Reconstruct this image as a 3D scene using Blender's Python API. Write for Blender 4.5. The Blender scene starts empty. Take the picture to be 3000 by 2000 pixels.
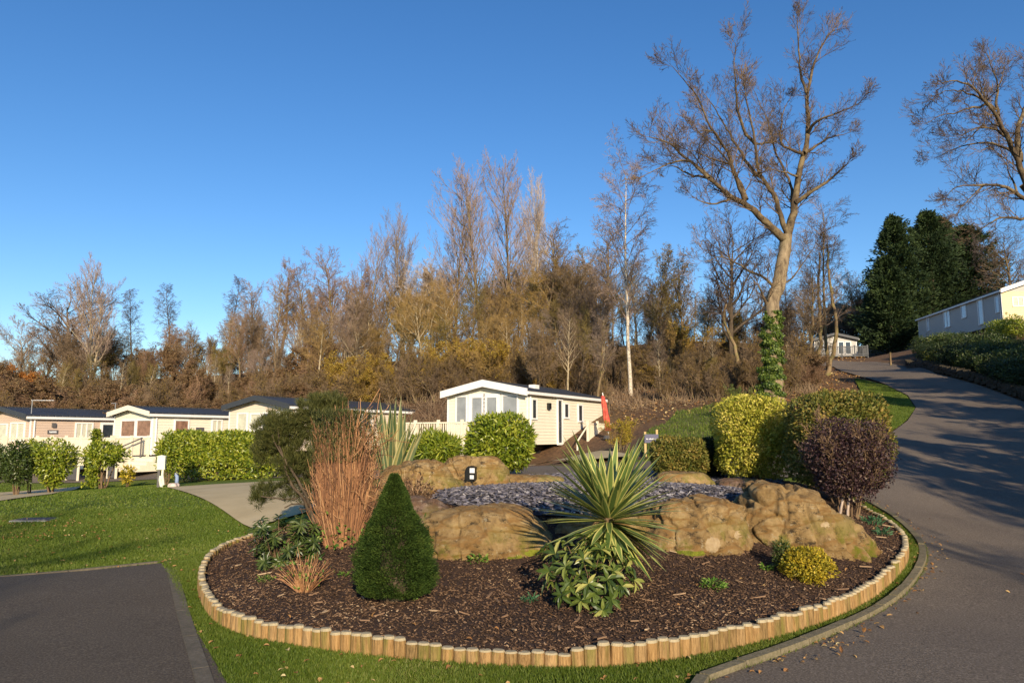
import bpy, math, random
import numpy as np
from mathutils import Vector, Matrix, noise
from mathutils.geometry import delaunay_2d_cdt

# ------------------------------------------------------------------ camera, sky, sun, exposure
SC = bpy.context.scene
COL = SC.collection
R = math.radians
EYE = 1.6
F = 1699.0
TILT = math.atan(216.0 / 1699.0)
cam = bpy.data.cameras.new("camera")
cam.sensor_width = 36.0
cam.lens = F / 2352.0 * 36.0
cam.clip_start = 0.05
cam.clip_end = 3000.0
cam_o = bpy.data.objects.new("camera", cam)
COL.objects.link(cam_o)
cam_o.location = (0, 0, EYE)
cam_o.rotation_euler = (math.pi / 2 + TILT, 0, 0)
SC.camera = cam_o

SUN_AZ = math.atan2(0.20, -0.98)      # towards the sun, clockwise from +Y
SUN_EL = R(19.0)
world = bpy.data.worlds.new("World")
SC.world = world
world.use_nodes = True
wn = world.node_tree
wn.nodes.clear()
w_out = wn.nodes.new("ShaderNodeOutputWorld")
w_bg = wn.nodes.new("ShaderNodeBackground")
w_sky = wn.nodes.new("ShaderNodeTexSky")
w_sky.sky_type = 'NISHITA'
w_sky.sun_disc = False
w_sky.sun_elevation = SUN_EL
w_sky.sun_rotation = SUN_AZ
w_sky.air_density = 1.0
w_sky.dust_density = 0.15
w_sky.ozone_density = 3.2
w_bg.inputs[1].default_value = 0.120
w_hs = wn.nodes.new("ShaderNodeHueSaturation")
w_hs.inputs["Saturation"].default_value = 1.22
w_hs.inputs["Hue"].default_value = 0.506
wn.links.new(w_sky.outputs[0], w_hs.inputs["Color"])
wn.links.new(w_hs.outputs[0], w_bg.inputs[0])
wn.links.new(w_bg.outputs[0], w_out.inputs[0])

sd = Vector((math.sin(SUN_AZ) * math.cos(SUN_EL), math.cos(SUN_AZ) * math.cos(SUN_EL), math.sin(SUN_EL)))
sun = bpy.data.lights.new("sun", 'SUN')
sun.energy = 4.8
sun.angle = R(0.55)
sun.color = (1.0, 0.83, 0.60)
sun_o = bpy.data.objects.new("sun", sun)
COL.objects.link(sun_o)
sun_o.rotation_euler = sd.to_track_quat('Z', 'Y').to_euler()
sun_o.location = (10, -40, 30)

SC.view_settings.view_transform = 'Standard'
SC.view_settings.look = 'None'
SC.view_settings.exposure = 0.45
SC.view_settings.gamma = 1.0
SC.render.resolution_x = 1024
SC.render.resolution_y = 682
try:
    SC.cycles.max_bounces = 5
    SC.cycles.diffuse_bounces = 2
    SC.cycles.glossy_bounces = 2
    SC.cycles.transmission_bounces = 2
    SC.cycles.transparent_max_bounces = 4
except Exception:
    pass

rng = np.random.default_rng(7)
random.seed(7)
CT, ST = math.cos(TILT), math.sin(TILT)

# ------------------------------------------------------------------ measuring helpers
def ray(px, py):
    """direction (y component 1) of the sight line through a measured point of the photograph"""
    a = (px - 1176.0) / F
    b = (784.0 - py) / F
    d = np.array([a, CT - b * ST, ST + b * CT])
    return d / d[1]

def P(px, py, y):
    d = ray(px, py)
    return np.array([d[0] * y, y, EYE + d[2] * y])

CTRL = [
 # px, py, y   (points of the ground measured in the photograph)
 (300,1075,36),(0,1078,36),(-250,1078,36),(600,1075,33),(900,1072,31),(1250,1062,29.8),(1100,1066,30.5),
 (0,1150,18.2),(400,1110,24.5),(600,1100,26),(570,1205,13.4),(0,1325,8.7),(375,1290,9.9),
 (1250,1088,20),(1000,1098,19),(800,1108,18),(700,1160,14),
 (455,1340,8.3),(575,1250,10.8),(560,1460,6.35),(860,1503,5.75),(1150,1528,5.45),(1500,1518,5.55),(1850,1440,6.55),(2000,1365,7.7),(2090,1290,9.2),
 (1990,1175,12.5),(2140,1300,8.9),(1930,1110,15.5),
 (1000,1290,8.1),(1250,1300,8.0),(1530,1285,8.2),(1720,1285,8.2),(1940,1335,7.95),(850,1350,7.4),(700,1350,7.5),
 (1360,1425,6.25),(1100,1350,7.2),(1600,1350,7.15),(640,1300,8.7),
 (1230,1170,9.0),(1050,1160,9.6),(1500,1165,9.2),(1230,1112,12.0),(1650,1120,12.0),(1050,1120,11.6),(800,1240,8.6),(720,1200,9.6),(1800,1150,9.8),
 (2200,1250,11.2),(2350,1200,13.5),(2100,1100,16.2),(2352,1100,18),(2050,1030,21),(2352,1000,24.5),(2110,920,34),(2352,925,32),
 (1960,850,52),(2000,832,57),(1915,827,67),(1970,828,69),(1960,824,76),(1890,826,72),(2115,792,65),(2301,745,52),(2400,765,44),(2352,850,38),(2150,835,50),
 (1900,880,42),(1830,905,36),(1980,890,40),(2090,945,31),(2000,1000,25),(1772,925,34),(1600,950,31.5),(1500,1000,27),
 (1700,1010,22.5),(1600,1040,20.5),(1820,1045,20),
 (1440,905,42),(1300,885,45),(1230,875,46),(1290,800,70),(1000,818,68),(1600,780,68),(1800,790,70),(730,905,47),
 (400,910,50),(100,915,55),(730,840,70),(300,868,75),(0,880,80),(1050,920,40),(700,935,42),(300,960,44),(0,960,46),
]
WCTRL = [(-8,3,0),(-4,5,0),(0,4,0),(2,5.2,0),(4,5,0),(8,4,0),(-12,8,0),(14,5,.3),(0,-10,0),(-15,-10,0),(15,-10,.3),(0,-40,0),(-50,-30,0),(50,-30,2),
 (-80,40,1),(-60,20,0),(-40,8,0),(30,8,1.6),(40,24,5.5),(26,20,2.6),(48,44,10.5),(60,60,12.5),(60,95,16),(45,110,13),(20,120,9),(0,120,7),(-40,120,5),(-80,110,5),
 (-120,60,2),(120,60,14),(0,200,2),(200,200,6),(-200,200,0),(0,700,0),(700,700,0),(-700,700,0),(700,0,4),(-700,0,0),(0,-700,0),(700,-700,0),(-700,-700,0)]
_BED = {(1000,1290,8.1),(1250,1300,8.0),(1530,1285,8.2),(1720,1285,8.2),(1940,1335,7.95),(850,1350,7.4),(700,1350,7.5),(1360,1425,6.25),(1100,1350,7.2),(1600,1350,7.15),(640,1300,8.7),
 (1230,1170,9.0),(1050,1160,9.6),(1500,1165,9.2),(1230,1112,12.0),(1650,1120,12.0),(1050,1120,11.6),(800,1240,8.6),(720,1200,9.6),(1800,1150,9.8)}
_pts = [P(*c) - np.array([0, 0, .17 if c in _BED and c[2] > 9 - 1e-6 and c[1] < 1175 else (.13 if c in _BED else 0)]) for c in CTRL] + [np.array(c, float) for c in WCTRL]
_C = np.array(_pts)
def _phi(r2): return np.sqrt(r2 + 1.2)
_D2 = ((_C[:, None, :2] - _C[None, :, :2]) ** 2).sum(-1)
_A = np.zeros((len(_C) + 1, len(_C) + 1))
_A[:-1, :-1] = _phi(_D2) - np.eye(len(_C)) * 0.10
_A[:-1, -1] = 1; _A[-1, :-1] = 1
_W = np.linalg.solve(_A, np.append(_C[:, 2], 0))
def H(x, y):
    x = np.asarray(x, float); y = np.asarray(y, float)
    sh = x.shape
    q = np.stack([x.ravel(), y.ravel()], 1)
    out = np.empty(len(q))
    for i in range(0, len(q), 20000):
        d2 = ((q[i:i+20000, None, :] - _C[None, :, :2]) ** 2).sum(-1)
        out[i:i+20000] = _phi(d2) @ _W[:-1] + _W[-1]
    return out.reshape(sh)
def h1(x, y): return float(H(np.array([x]), np.array([y]))[0])

_YS = np.concatenate([np.arange(1.5, 30, .05), np.arange(30, 140, .2)])
def G(px, py):
    """ground point seen at a measured point"""
    d = ray(px, py)
    z = EYE + d[2] * _YS
    g = H(d[0] * _YS, _YS)
    k = np.nonzero(z < g)[0]
    if len(k) == 0:
        y = 90.0
    else:
        k = k[0]
        if k == 0: y = _YS[0]
        else:
            a = z[k-1] - g[k-1]; b = g[k] - z[k]
            y = _YS[k-1] + (_YS[k] - _YS[k-1]) * a / (a + b + 1e-9)
    return np.array([d[0] * y, y, h1(d[0] * y, y)])
def g2(px, py):
    p = G(px, py); return (float(p[0]), float(p[1]))
def at(px, y):
    """ground point at distance y on the vertical line through px"""
    x = ray(px, 1000)[0] * y
    return np.array([x, y, h1(x, y)])
def ztop(px, py, y): return P(px, py, y)[2]

def inpoly(x, y, poly):
    x = np.asarray(x); y = np.asarray(y)
    ins = np.zeros(x.shape, bool)
    n = len(poly)
    j = n - 1
    for i in range(n):
        xi, yi = poly[i]; xj, yj = poly[j]
        c = ((yi > y) != (yj > y)) & (x < (xj - xi) * (y - yi) / (yj - yi + 1e-12) + xi)
        ins ^= c
        j = i
    return ins

# ------------------------------------------------------------------ scene graph helpers
def tag(o, label=None, cat=None, group=None, kind=None):
    if label: o["label"] = label
    if cat: o["category"] = cat
    if group: o["group"] = group
    if kind: o["kind"] = kind
    return o

def thing(name, loc, label, cat, group=None, rz=0.0):
    o = bpy.data.objects.new(name, None)
    o.empty_display_size = 0.2
    COL.objects.link(o)
    o.location = [float(v) for v in loc]
    o.rotation_euler = (0, 0, rz)
    return tag(o, label, cat, group)

def mk(name, V, F_, mats, mi=None, rnd=None, parent=None, smooth=False):
    """one mesh object from vertex array and a list of equal-size face arrays"""
    V = np.asarray(V, np.float32).reshape(-1, 3)
    if isinstance(F_, np.ndarray): F_ = [F_]
    F_ = [np.asarray(f, np.int32) for f in F_ if len(f)]
    me = bpy.data.meshes.new(name)
    me.vertices.add(len(V))
    me.vertices.foreach_set("co", V.ravel())
    idx = np.concatenate([f.ravel() for f in F_])
    cnt = np.concatenate([np.full(len(f), f.shape[1], np.int32) for f in F_])
    st = np.concatenate([[0], np.cumsum(cnt)[:-1]]).astype(np.int32)
    me.loops.add(len(idx))
    me.loops.foreach_set("vertex_index", idx)
    me.polygons.add(len(cnt))
    me.polygons.foreach_set("loop_start", st)
    me.polygons.foreach_set("loop_total", cnt)
    if mi is not None: me.polygons.foreach_set("material_index", np.asarray(mi, np.int32))
    me.polygons.foreach_set("use_smooth", np.full(len(cnt), bool(smooth)))
    me.update(calc_edges=True)
    me.validate()
    if rnd is not None:
        a = me.attributes.new("rnd", 'FLOAT', 'FACE')
        a.data.foreach_set("value", np.asarray(rnd, np.float32))
    if not isinstance(mats, (list, tuple)): mats = [mats]
    for m in mats: me.materials.append(m)
    o = bpy.data.objects.new(name, me)
    COL.objects.link(o)
    if parent is not None: o.parent = parent
    return o

def dup(root, loc=None, rz=None, scale=None, label=None, group=None, mats=None):
    """copy a thing with its parts and their sub-parts; mats: {part name: material} overrides"""
    r = root.copy(); COL.objects.link(r)
    if loc is not None: r.location = [float(v) for v in loc]
    if rz is not None: r.rotation_euler = (0, 0, rz)
    if scale is not None: r.scale = scale if hasattr(scale, '__len__') else (scale,) * 3
    if label: r["label"] = label
    if group: r["group"] = group
    for ch in root.children:
        c = ch.copy(); COL.objects.link(c); c.parent = r
        nm = ch.name.split('.')[0]
        if mats and nm in mats:
            c.material_slots[0].link = 'OBJECT'
            c.material_slots[0].material = mats[nm]
        for g in ch.children:
            d = g.copy(); COL.objects.link(d); d.parent = c
    return r

class MB:
    """collects boxes, prisms and polygons for one mesh"""
    def __init__(s): s.V = []; s.Q = []; s.T = []; s.N = []; s.n = 0; s.mq = []; s.mt = []; s.mn = []
    def quad(s, pts, m=0):
        s.V += [list(map(float, p)) for p in pts]; s.Q.append([s.n, s.n+1, s.n+2, s.n+3]); s.mq.append(m); s.n += 4
    def box(s, x0, x1, y0, y1, z0, z1, m=0):
        x0, x1 = sorted((x0, x1)); y0, y1 = sorted((y0, y1)); z0, z1 = sorted((z0, z1))
        s.hexa([(x0,y0,z0),(x1,y0,z0),(x1,y1,z0),(x0,y1,z0),(x0,y0,z1),(x1,y0,z1),(x1,y1,z1),(x0,y1,z1)], m)
    def hexa(s, c, m=0):
        b = s.n
        s.V += [list(map(float, p)) for p in c]
        for q in ((0,3,2,1),(4,5,6,7),(0,1,5,4),(1,2,6,5),(2,3,7,6),(3,0,4,7)):
            s.Q.append([b+i for i in q]); s.mq.append(m)
        s.n += 8
    def prism(s, poly, axis, a, b, m=0):
        """extrude a 2-D polygon along axis (0,1,2) from a to b"""
        k = len(poly); base = s.n
        for t in (a, b):
            for (u, v) in poly:
                p = [u, v]; p.insert(axis, t); s.V.append([float(q) for q in p])
        s.n += 2 * k
        for i in range(k):
            j = (i + 1) % k
            s.Q.append([base+i, base+j, base+k+j, base+k+i]); s.mq.append(m)
        for t in (0, 1):
            for i in range(1, k - 1):
                f = [base+t*k, base+t*k+i, base+t*k+i+1]
                s.T.append(f if t else f[::-1]); s.mt.append(m)
    def tube(s, pts, r, n=8, m=0):
        V, Q = tube(np.array(pts, float), r, n)
        s.V += V.tolist(); s.Q += (Q + s.n).tolist(); s.mq += [m] * len(Q)
        b = s.n; k = len(pts)
        for i in range(1, n - 1):
            s.T.append([b, b+i+1, b+i]); s.mt.append(m)
            s.T.append([b+(k-1)*n, b+(k-1)*n+i, b+(k-1)*n+i+1]); s.mt.append(m)
        s.n += len(V)
    def build(s, name, mats, parent=None, smooth=False):
        fs = []; mi = []
        if s.Q: fs.append(np.array(s.Q)); mi += s.mq
        if s.T: fs.append(np.array(s.T)); mi += s.mt
        return mk(name, np.array(s.V), fs, mats, mi, parent=parent, smooth=smooth)

def tube(pts, r, n=6):
    pts = np.asarray(pts, float); k = len(pts)
    r = np.full(k, r) if np.isscalar(r) else np.asarray(r, float)
    t = np.gradient(pts, axis=0); t /= np.linalg.norm(t, axis=1)[:, None] + 1e-9
    m = t.mean(0)
    ref = np.array([1.0, 0.13, 0.07]) if abs(m[0]) < .7 * np.linalg.norm(m) + 1e-9 else np.array([0.1, 1.0, 0.05])
    u = np.cross(t, ref); u /= np.linalg.norm(u, axis=1)[:, None] + 1e-9
    v = np.cross(t, u)
    a = np.arange(n) * 2 * math.pi / n
    V = pts[:, None, :] + r[:, None, None] * (np.cos(a)[None, :, None] * u[:, None, :] + np.sin(a)[None, :, None] * v[:, None, :])
    V = V.reshape(-1, 3)
    i = np.arange(k - 1)[:, None] * n; j = np.arange(n)[None, :]; j2 = (j + 1) % n
    Q = np.stack([i + j, i + j2, i + n + j2, i + n + j], -1).reshape(-1, 4)
    return V, Q

def segs_mesh(S, n=3):
    """S: (N,8) p0 p1 r0 r1 -> prisms"""
    S = np.asarray(S, float)
    p0, p1, r0, r1 = S[:, :3], S[:, 3:6], S[:, 6], S[:, 7]
    t = p1 - p0; t /= np.linalg.norm(t, axis=1)[:, None] + 1e-9
    ref = np.where((np.abs(t[:, 2]) > .8)[:, None], np.array([1., .1, 0]), np.array([0, .1, 1.]))
    u = np.cross(t, ref); u /= np.linalg.norm(u, axis=1)[:, None] + 1e-9
    v = np.cross(t, u)
    a = np.arange(n) * 2 * math.pi / n
    off = np.cos(a)[None, :, None] * u[:, None, :] + np.sin(a)[None, :, None] * v[:, None, :]
    A = p0[:, None, :] + off * r0[:, None, None]
    B = p1[:, None, :] + off * r1[:, None, None]
    V = np.concatenate([A, B], 1).reshape(-1, 3)
    b = np.arange(len(S))[:, None] * 2 * n; j = np.arange(n)[None, :]; j2 = (j + 1) % n
    Q = np.stack([b + j, b + j2, b + n + j2, b + n + j], -1).reshape(-1, 4)
    return V, Q

def merge_tubes(polys, n):
    Vs, Qs, b = [], [], 0
    for pts, r in polys:
        V, Q = tube(pts, r, n); Vs.append(V); Qs.append(Q + b); b += len(V)
    return np.concatenate(Vs), np.concatenate(Qs)

def unit(a): return a / (np.linalg.norm(a, axis=-1, keepdims=True) + 1e-9)

def leaves(C, D, N, L, W, big=False, fold=.25):
    """leaf faces at points C along directions D with normals N. small: one diamond; big: folded six-point leaf"""
    C = np.asarray(C, float); D = unit(np.asarray(D, float)); k = len(C)
    L = np.broadcast_to(L, (k,))[:, None]; W = np.broadcast_to(W, (k,))[:, None]
    S = unit(np.cross(D, N)); N = np.cross(S, D)
    if not big:
        V = np.stack([C, C + D*L*.45 + S*W*.5 , C + D*L, C + D*L*.45 - S*W*.5 + N*W*fold], 1).reshape(-1, 3)
        Fc = np.arange(k)[:, None] * 4 + np.array([[0, 1, 2, 3]])
        return V, Fc, 1
    V = np.stack([C, C + D*L*.3 + S*W*.42 + N*W*fold, C + D*L*.68 + S*W*.4 + N*W*fold - N*L*.05, C + D*L - N*L*.16,
                  C + D*L*.68 - S*W*.4 + N*W*fold - N*L*.05, C + D*L*.3 - S*W*.42 + N*W*fold, C + D*L*.5 + N*L*.0], 1).reshape(-1, 3)
    b = np.arange(k)[:, None] * 7
    Fc = np.concatenate([b + np.array([[0, 1, 6, 5]]), b + np.array([[1, 2, 3, 6]]), b + np.array([[6, 3, 4, 5]])], 1).reshape(-1, 4)
    return V, Fc, 3

def leaf_obj(name, C, D, N, L, W, mat, parent, big=False, rnd=None, fold=.25):
    V, Fc, m = leaves(C, D, N, L, W, big, fold)
    if rnd is None: rnd = rng.random(len(C))
    return mk(name, V, Fc, mat, rnd=np.repeat(rnd, m), parent=parent)

def rdir(n, up=0.0):
    v = rng.normal(size=(n, 3)); v[:, 2] += up
    return unit(v)

# ------------------------------------------------------------------ materials
def nmat(name):
    m = bpy.data.materials.new(name); m.use_nodes = True
    nt = m.node_tree; b = nt.nodes["Principled BSDF"]
    return m, nt, b

def ramp(nt, fac, cols):
    r = nt.nodes.new("ShaderNodeValToRGB")
    el = r.color_ramp.elements
    while len(el) > 1: el.remove(el[0])
    for i, (p, c) in enumerate(cols):
        e = el[0] if i == 0 else el.new(p)
        e.position = p; e.color = (*c, 1)
    nt.links.new(fac, r.inputs[0])
    return r.outputs[0]

def tex(nt, scale, detail=4, rough=.6, kind='noise', stretch=None):
    tc = nt.nodes.new("ShaderNodeTexCoord"); src = tc.outputs["Object"]
    if stretch:
        mp = nt.nodes.new("ShaderNodeMapping"); mp.inputs["Scale"].default_value = stretch
        nt.links.new(src, mp.inputs[0]); src = mp.outputs[0]
    if kind == 'noise':
        n = nt.nodes.new("ShaderNodeTexNoise"); n.inputs["Scale"].default_value = scale
        n.inputs["Detail"].default_value = detail; n.inputs["Roughness"].default_value = rough
        nt.links.new(src, n.inputs["Vector"]); return n.outputs["Fac"]
    n = nt.nodes.new("ShaderNodeTexVoronoi"); n.inputs["Scale"].default_value = scale
    nt.links.new(src, n.inputs["Vector"]); return n.outputs["Distance"]

def mixc(nt, fac, a, b, mode='MIX'):
    m = nt.nodes.new("ShaderNodeMix"); m.data_type = 'RGBA'; m.blend_type = mode
    if isinstance(fac, float): m.inputs[0].default_value = fac
    else: nt.links.new(fac, m.inputs[0])
    for s, v in ((6, a), (7, b)):
        if isinstance(v, tuple): m.inputs[s].default_value = (*v, 1)
        else: nt.links.new(v, m.inputs[s])
    return m.outputs[2]

def bump(nt, b, h, dist, strength=1.0):
    n = nt.nodes.new("ShaderNodeBump"); n.inputs["Distance"].default_value = dist; n.inputs["Strength"].default_value = strength
    nt.links.new(h, n.inputs["Height"]); nt.links.new(n.outputs[0], b.inputs["Normal"])

def surf(name, cols, scale=3, detail=6, rough=.85, bdist=.0, bscale=None, stretch=None, cols2=None, scale2=40, mix2=.35, spec=.3):
    """noise-coloured surface; cols2 is a finer overlay"""
    m, nt, b = nmat(name)
    n = tex(nt, scale, detail, .62, stretch=stretch)
    c = ramp(nt, n, cols)
    if cols2:
        n2 = tex(nt, scale2, 3, .7, stretch=stretch)
        c = mixc(nt, mix2, c, ramp(nt, n2, cols2))
    nt.links.new(c, b.inputs["Base Color"])
    b.inputs["Roughness"].default_value = rough
    b.inputs["Specular IOR Level"].default_value = spec
    if bdist:
        bump(nt, b, tex(nt, bscale or scale2, 5, .7, stretch=stretch), bdist)
    return m

def leafm(name, cols, trans=.25, rough=.55, spec=.35):
    """leaf material coloured by the per-leaf random attribute"""
    m, nt, b = nmat(name)
    at_ = nt.nodes.new("ShaderNodeAttribute"); at_.attribute_name = "rnd"
    c = ramp(nt, at_.outputs["Fac"], cols)
    nt.links.new(c, b.inputs["Base Color"])
    b.inputs["Roughness"].default_value = rough
    b.inputs["Specular IOR Level"].default_value = spec
    if trans > 0:
        out = nt.nodes["Material Output"]
        t = nt.nodes.new("ShaderNodeBsdfTranslucent"); nt.links.new(c, t.inputs[0])
        mx = nt.nodes.new("ShaderNodeMixShader"); mx.inputs[0].default_value = trans
        nt.links.new(b.outputs[0], mx.inputs[1]); nt.links.new(t.outputs[0], mx.inputs[2])
        nt.links.new(mx.outputs[0], out.inputs[0])
    return m

def plain(name, col, rough=.5, spec=.4, metal=0.0, var=.06, scale=6):
    m, nt, b = nmat(name)
    n = tex(nt, scale, 5, .65)
    lo = tuple(max(0, v * (1 - var * 2)) for v in col); hi = tuple(min(1, v * (1 + var)) for v in col)
    nt.links.new(ramp(nt, n, [(.3, lo), (.65, hi)]), b.inputs["Base Color"])
    b.inputs["Roughness"].default_value = rough; b.inputs["Specular IOR Level"].default_value = spec
    b.inputs["Metallic"].default_value = metal
    return m

M = {}
M['litter'] = surf('leaf_litter', [(.3,(.065,.036,.02)),(.5,(.12,.062,.03)),(.7,(.085,.068,.025))], .5, 8, .95, .05, 9, cols2=[(.35,(.05,.03,.018)),(.65,(.30,.17,.08))], scale2=7, mix2=.5)  # darkened as a whole for the shade inside the wood
M['lawn'] = surf('lawn_grass', [(.32,(.080,.130,.010)),(.5,(.125,.172,.015)),(.7,(.175,.205,.028))], 1.1, 9, .9, .02, 60, cols2=[(.3,(.055,.09,.008)),(.7,(.21,.23,.045))], scale2=45, mix2=.4, spec=.15)
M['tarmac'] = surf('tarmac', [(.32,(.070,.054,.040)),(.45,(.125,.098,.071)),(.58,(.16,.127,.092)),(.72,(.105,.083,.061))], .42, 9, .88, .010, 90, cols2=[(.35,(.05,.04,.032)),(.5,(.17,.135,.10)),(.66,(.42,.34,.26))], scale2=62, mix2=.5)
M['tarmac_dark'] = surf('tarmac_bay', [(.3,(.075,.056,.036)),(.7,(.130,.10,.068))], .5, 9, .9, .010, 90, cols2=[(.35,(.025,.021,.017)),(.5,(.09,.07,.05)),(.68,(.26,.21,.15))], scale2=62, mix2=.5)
M['slab'] = surf('pale_concrete', [(.3,(.42,.32,.165)),(.6,(.56,.44,.24)),(.75,(.48,.38,.24))], .9, 8, .9, .004, 60, cols2=[(.3,(.34,.26,.14)),(.7,(.60,.49,.29))], scale2=50, mix2=.3)
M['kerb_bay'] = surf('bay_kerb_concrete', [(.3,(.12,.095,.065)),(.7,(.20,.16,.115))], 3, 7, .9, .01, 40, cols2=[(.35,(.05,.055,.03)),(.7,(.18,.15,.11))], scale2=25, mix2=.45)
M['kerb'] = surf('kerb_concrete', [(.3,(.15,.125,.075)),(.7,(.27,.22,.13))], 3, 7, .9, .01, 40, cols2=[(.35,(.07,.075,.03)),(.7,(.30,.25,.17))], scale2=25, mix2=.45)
M['mulch'] = surf('bark_mulch', [(.3,(.030,.017,.011)),(.6,(.075,.040,.026))], 6, 8, .95, .03, 30, cols2=[(.35,(.012,.008,.006)),(.7,(.12,.07,.045))], scale2=45, mix2=.5)
M['chips'] = leafm('bark_chips', [(0,(.022,.013,.009)),(.4,(.074,.043,.026)),(.7,(.155,.092,.053)),(.92,(.26,.16,.095)),(1,(.50,.36,.22))], 0, .9, .2)
M['rough'] = surf('rough_bank_grass', [(.38,(.16,.10,.045)),(.47,(.13,.13,.03)),(.56,(.085,.135,.015)),(.7,(.16,.17,.03))], .55, 9, .95, .04, 14, cols2=[(.3,(.07,.06,.02)),(.7,(.24,.20,.07))], scale2=9, mix2=.45)
M['slate'] = leafm('slate_chips', [(0,(.045,.042,.048)),(.5,(.13,.118,.135)),(.9,(.24,.22,.235)),(1,(.46,.43,.41))], 0, .6, .4)
M['slate_bed'] = surf('slate_base', [(.3,(.035,.032,.038)),(.7,(.10,.09,.10))], 12, 6, .8, .02, 30)
M['fallen'] = leafm('fallen_leaves', [(0,(.20,.09,.03)),(.5,(.38,.20,.07)),(.9,(.50,.33,.13)),(1,(.6,.5,.25))], .1, .8)
M['grassb'] = leafm('grass_blades', [(0,(.055,.10,.007)),(.5,(.112,.165,.015)),(.88,(.18,.215,.035)),(1,(.30,.28,.10))], .3, .6)

def rockm(name, tint=1.0):
    m, nt, b = nmat(name)
    n1 = tex(nt, 2.2, 9, .65); n2 = tex(nt, 9, 8, .75); n3 = tex(nt, 1.3, 4, .5, stretch=(1, 1, 3.5))
    c = ramp(nt, n1, [(.30,(.13*tint,.085*tint,.040)),(.45,(.32*tint,.205*tint,.090)),(.58,(.46*tint,.32*tint,.16)),(.72,(.28*tint,.20*tint,.075))])
    c2 = ramp(nt, n2, [(.33,(.05,.035,.02)),(.48,(.36*tint,.23*tint,.09)),(.70,(.58*tint,.42*tint,.20))])
    c = mixc(nt, .5, c, c2)
    nk = tex(nt, 4.5, 6, .8, stretch=(1, 1, 1.8))
    c = mixc(nt, ramp(nt, nk, [(.38,(.9,.9,.9)),(.46,(0,0,0))]), c, (.05, .038, .025))
    lich = ramp(nt, tex(nt, 16, 5, .7), [(.60,(0,0,0)),(.66,(.6,.6,.6))])
    c = mixc(nt, lich, c, (.50, .44, .30))
    st = ramp(nt, n3, [(.42,(0,0,0)),(.47,(1,1,1)),(.52,(0,0,0))])
    c = mixc(nt, st, c, (.30*tint, .17*tint, .06))
    # moss that grows in patches near the foot of the stone
    tc = nt.nodes.new("ShaderNodeTexCoord"); sx = nt.nodes.new("ShaderNodeSeparateXYZ")
    nt.links.new(tc.outputs["Object"], sx.inputs[0])
    mr = nt.nodes.new("ShaderNodeMapRange"); mr.inputs[1].default_value = .26; mr.inputs[2].default_value = -.12
    nt.links.new(sx.outputs[2], mr.inputs[0])
    ml = nt.nodes.new("ShaderNodeMath"); ml.operation = 'MULTIPLY'
    nt.links.new(mr.outputs[0], ml.inputs[0])
    nt.links.new(ramp(nt, tex(nt, 2.8, 5, .7), [(.50,(0,0,0)),(.60,(.95,.95,.95))]), ml.inputs[1])
    c = mixc(nt, ml.outputs[0], c, (.16, .17, .015))
    nt.links.new(c, b.inputs["Base Color"])
    b.inputs["Roughness"].default_value = .92; b.inputs["Specular IOR Level"].default_value = .2
    bump(nt, b, tex(nt, 6, 14, .82), .075)
    return m
M['moss'] = surf('moss', [(.3,(.10,.12,.012)),(.7,(.24,.25,.025))], 14, 8, .95, .02, 50)
M['scar'] = surf('pale_stone_scar', [(.3,(.27,.19,.10)),(.7,(.42,.32,.19))], 16, 6, .9, .01, 40)
M['rock'] = rockm('sandstone', 1.02)
M['rock2'] = rockm('sandstone_grey', .62)

def barkm(name, a, c, scale=6, st=(1, 1, .25), moss=None):
    m, nt, b = nmat(name)
    n = tex(nt, scale, 7, .7, stretch=st)
    col = ramp(nt, n, [(.35, a), (.65, c)])
    if moss: col = mixc(nt, ramp(nt, tex(nt, 2.2, 5, .7), [(.48,(0,0,0)),(.62,(1,1,1))]), col, moss)
    nt.links.new(col, b.inputs["Base Color"]); b.inputs["Roughness"].default_value = .9
    b.inputs["Specular IOR Level"].default_value = .2
    bump(nt, b, n, .03)
    return m
M['bark'] = barkm('bark_brown', (.10,.065,.035), (.30,.21,.12), moss=(.22,.19,.07))
M['bark_dark'] = barkm('bark_dark', (.05,.037,.025), (.14,.105,.07))
M['bark_pale'] = barkm('bark_pale', (.27,.21,.12), (.55,.46,.31))
M['bark_birch'] = barkm('bark_birch', (.30,.24,.17), (.78,.70,.56), 9, (1,1,1))
M['bark_oak'] = barkm('bark_oak', (.035,.026,.018), (.15,.105,.062), 5, moss=(.20,.15,.08))
M['bark_oak_trunk'] = barkm('bark_oak_trunk', (.085,.060,.038), (.38,.29,.18), 4, moss=(.27,.21,.12))
def twigm(name, a, c):
    m, nt, b = nmat(name)
    n = tex(nt, .45, 3, .6)
    nt.links.new(ramp(nt, n, [(.35, a), (.65, c)]), b.inputs["Base Color"])
    b.inputs["Roughness"].default_value = .85; b.inputs["Specular IOR Level"].default_value = .15
    return m
M['tw_brown'] = twigm('twigs_brown', (.125,.088,.055), (.24,.168,.105))
M['tw_grey'] = twigm('twigs_grey', (.14,.105,.080), (.27,.20,.15))
M['tw_dark'] = twigm('twigs_dark', (.065,.052,.050), (.13,.10,.09))
M['tw_red'] = twigm('twigs_reddish', (.19,.115,.070), (.31,.195,.12))
M['tw_pink'] = twigm('twigs_pinkish', (.19,.135,.105), (.32,.235,.185))
M['tw_gold'] = twigm('twigs_golden', (.19,.125,.045), (.33,.215,.08))
M['tw_olive'] = twigm('twigs_olive', (.13,.105,.035), (.24,.18,.06))
M['tw_white'] = twigm('twigs_whitish', (.36,.28,.22), (.55,.45,.36))
M['tw_oak'] = twigm('twigs_oak', (.055,.040,.028), (.19,.130,.075))

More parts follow.
